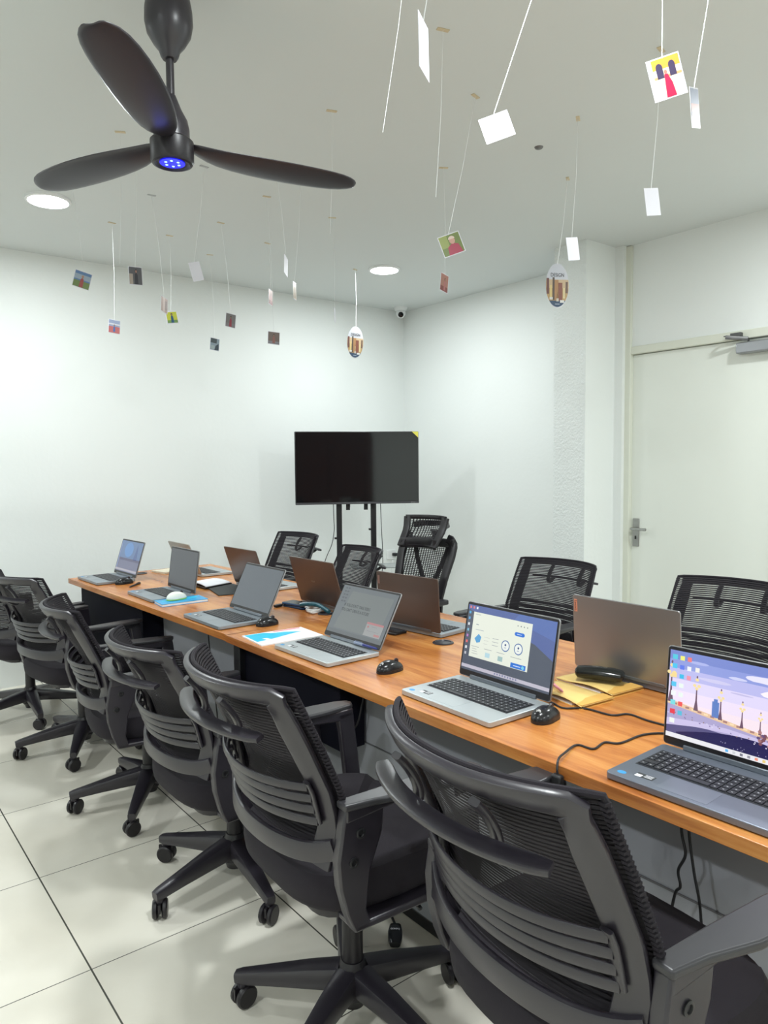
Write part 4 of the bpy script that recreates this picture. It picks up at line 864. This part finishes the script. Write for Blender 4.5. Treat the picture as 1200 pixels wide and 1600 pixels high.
def s_green(p, r): r(-.47, .03, .47, .97, (.16, .22, .04)); r(-.47, .4, -.1, .97, (.30, .36, .08), 2); p([(-.25, .03), (.4, .03), (.3, .45), (.05, .55), (-.2, .4)], (.40, .02, .06), 3); p([(.08 + .13 * math.cos(a), .66 + .16 * math.sin(a)) for a in [2 * PI * k / 12 for k in range(12)]], (.60, .34, .25), 4); p([(.08 + .15 * math.cos(a), .74 + .14 * math.sin(a)) for a in [PI * k / 8 for k in range(9)]], (.75, .58, .48), 5)
def s_palace(p, r):
    r(-.36, .03, .47, .97, (.86, .76, .58)); r(-.36, .72, .47, .97, (.80, .36, .05), 1.5); r(-.36, .5, .47, .56, (.75, .35, .15), 2)
    for x in (-.16, .22): p([(x - .10, .5), (x + .10, .5), (x + .10, .76)] + [(x + .10 * math.cos(a), .76 + .10 * math.sin(a)) for a in [PI * k / 8 for k in range(1, 8)]] + [(x - .10, .76)], (.05, .035, .09), 2.5)
    p([(-.12, .03), (.18, .03), (.14, .35), (.05, .58), (-.05, .58)], (.50, .01, .07), 3); p([(0 + .05 * math.cos(a), .63 + .05 * math.sin(a)) for a in [2 * PI * k / 10 for k in range(10)]], (.5, .2, .15), 3.5)
def s_redblue(p, r): r(-.47, .45, .47, .97, (.25, .3, .45)); r(-.47, .2, .47, .6, (.6, .3, .28), 2); r(-.47, .3, .47, .4, (.15, .12, .2), 3)
def s_oval(p, r):
    el = lambda v0: [(.5 * math.cos(a), .5 + .5 * math.sin(a)) for a in [2 * PI * k / 48 for k in range(48)] if .5 + .5 * math.sin(a) <= v0]
    def ell(v0, col, k): 
        pts = sorted(el(v0), key=lambda q: math.atan2(q[1] - .5 * v0, q[0])); p(pts, col, k)
    ell(1.0, (.62, .64, .70), .6); ell(.66, (.62, .46, .28), 1); ell(.45, (.50, .33, .14), 1.3); ell(.17, (.03, .07, .14), 4)
    for x0, x1, v0, v1, c in ((-.47, -.36, .30, .66, (.16, .06, .05)), (-.21, -.12, .16, .68, (.10, .07, .05)), (-.12, .05, .16, .62, (.45, .24, .10)), (.03, .22, .12, .56, (.25, .08, .05)), (.36, .46, .32, .58, (.16, .09, .06)), (-.02, .03, .15, .36, (.8, .65, .35)), (-.32, -.24, .2, .5, (.75, .6, .25)), (.26, .33, .2, .44, (.8, .7, .4))): r(x0, v0, x1, v1, c, 2)
    r(-.34, .17, -.20, .225, (.75, .74, .7), 5); r(.12, .10, .30, .16, (.8, .8, .76), 5); r(-.04, .13, .06, .20, (.65, .6, .5), 5); r(-.1, .06, .1, .075, (.5, .55, .65), 5)
STY = {'oval': s_oval}
random.seed(11)
card((1.045, 3.707), (1.090, 3.694, 2.372), .078, .080, 8, 14, s_field, 'photo of a person in red on a green field, leftmost hanging card', swing=.05)
card((1.441, 4.322), (1.438, 4.323, 2.285), .070, .078, 25, 4, s_sea, 'photo of a blue figure on red and pale stripes, low at the left')
card((1.265, 3.440), (1.249, 3.445, 2.368), .062, .084, 15, -2, s_dark, 'portrait photo of a dark-haired person in black on a thread left of the fan', tm=tapeg)
card((1.465, 3.770), (1.511, 3.752, 2.318), .070, .080, 62, 6, s_brick, 'brownish photo seen almost edge-on, just above the lime green photo', tm=tapeg)
card((1.795, 4.349), (1.791, 4.351, 2.384), .078, .078, 20, -10, s_lime, 'white-bordered photo with a lime green background on a thread')
card((1.527, 3.269), (1.474, 3.292, 2.392), .064, .086, 35, -18, 'blank', 'blank white card hanging below the fan, left of the dark blue photo', tm=tapeg)
card((2.164, 4.577), (2.183, 4.568, 2.289), .068, .082, 28, 6, s_blue, 'grey-blue photo on a faint thread, lowest card left of centre')
card((1.940, 3.949), (1.981, 3.928, 2.320), .066, .080, 30, 6, s_redg, 'photo of a person in red on grey, right of the blank white card')
card((2.346, 4.129), (2.359, 4.122, 2.546), .066, .095, 66, 4, s_pink, 'reddish photo seen edge-on below the fan blade')
card((1.799, 3.081), (1.837, 3.059, 2.425), .070, .088, 76, 7, 'blank', 'thin white card seen edge-on above the reddish photo')
card((1.982, 3.147), (1.948, 3.168, 2.345), .066, .085, 76, -4, s_gold, 'gold-toned photo seen edge-on beside the thin white card')
card((1.949, 3.429), (1.970, 3.417, 2.139), .066, .066, 20, 3, s_brn, 'brown and grey photo hanging low against the back wall, left of the small oval')
card((2.405, 3.492), (2.411, 3.488, 2.330), .066, .080, 84, 3, 'blank', 'very thin white card seen edge-on left of the small oval sign')
card((3.153, 4.297), (3.153, 4.297, 2.432), .125, .222, 22, 3, 'oval', 'smaller-looking oval printed sign hanging against the back wall', 'hanging_sign', 'sign', grp='oval skyline signs', tr=0)
card((2.072, 2.034), (1.995, 2.107, 2.322), .088, .084, 10, -20, s_green, 'photo of a person in red before green leaves, hanging in mid ceiling', swing=-.1)
card((2.435, 2.601), (2.438, 2.598, 2.340), .064, .086, 55, 8, s_pink, 'small reddish photo seen half edge-on right of the downlight')
card((2.536, 1.907), (2.523, 1.924, 2.362), .066, .092, 45, -10, 'blank', 'pale lilac-white card hanging just above the larger oval sign')
card((3.015, 2.326), (2.986, 2.363, 2.428), .120, .215, 22, 0, 'oval', 'larger-looking oval printed sign hanging in front of the column', 'hanging_sign', 'sign', grp='oval skyline signs')
card((2.351, 1.427), (2.337, 1.449, 2.378), .066, .092, 45, -10, 'blank', 'white card at the end of a long thread, lowest on the right')
card((1.475, 1.130), (1.332, 1.249, 2.266), .072, .066, 5, -18, 'blank', 'plain white square card near the ceiling centre, swinging on its thread', swing=-.15)
card((1.506, .927), (1.515, .917, 2.318), .070, .092, 10, -14, s_palace, 'nearest photo at the upper right: a person in a red dress before orange arches')
card((1.609, .809), (1.567, .871, 2.250), .066, .082, 74, -18, s_redblue, 'photo seen edge-on at the far upper right, right of the orange arches photo')
card((.949, .910), (.865, .974, 2.190), .070, .088, 76, -5, 'blank', 'narrow white card seen edge-on at the top, left of the plain white square')
for tp, e, lb in (((1.097, 3.151), (1.080, 3.157, 2.295), 'bare white thread with no card, second from the left edge'), ((1.700, 2.463), (1.690, 2.470, 2.362), 'bare white thread right of the fan blade'), ((1.682, 1.797), (1.663, 1.814, 2.311), 'bare white thread hanging from tape near the top centre'), ((1.284, 1.491), (1.219, 1.533, 2.299), 'bare twisted thread dropping from the top edge left of the edge-on white card')):
    card(tp, e, 0, 0, 0, 0, None, lb, 'hanging_thread', 'thread', grp='bare threads from the ceiling')
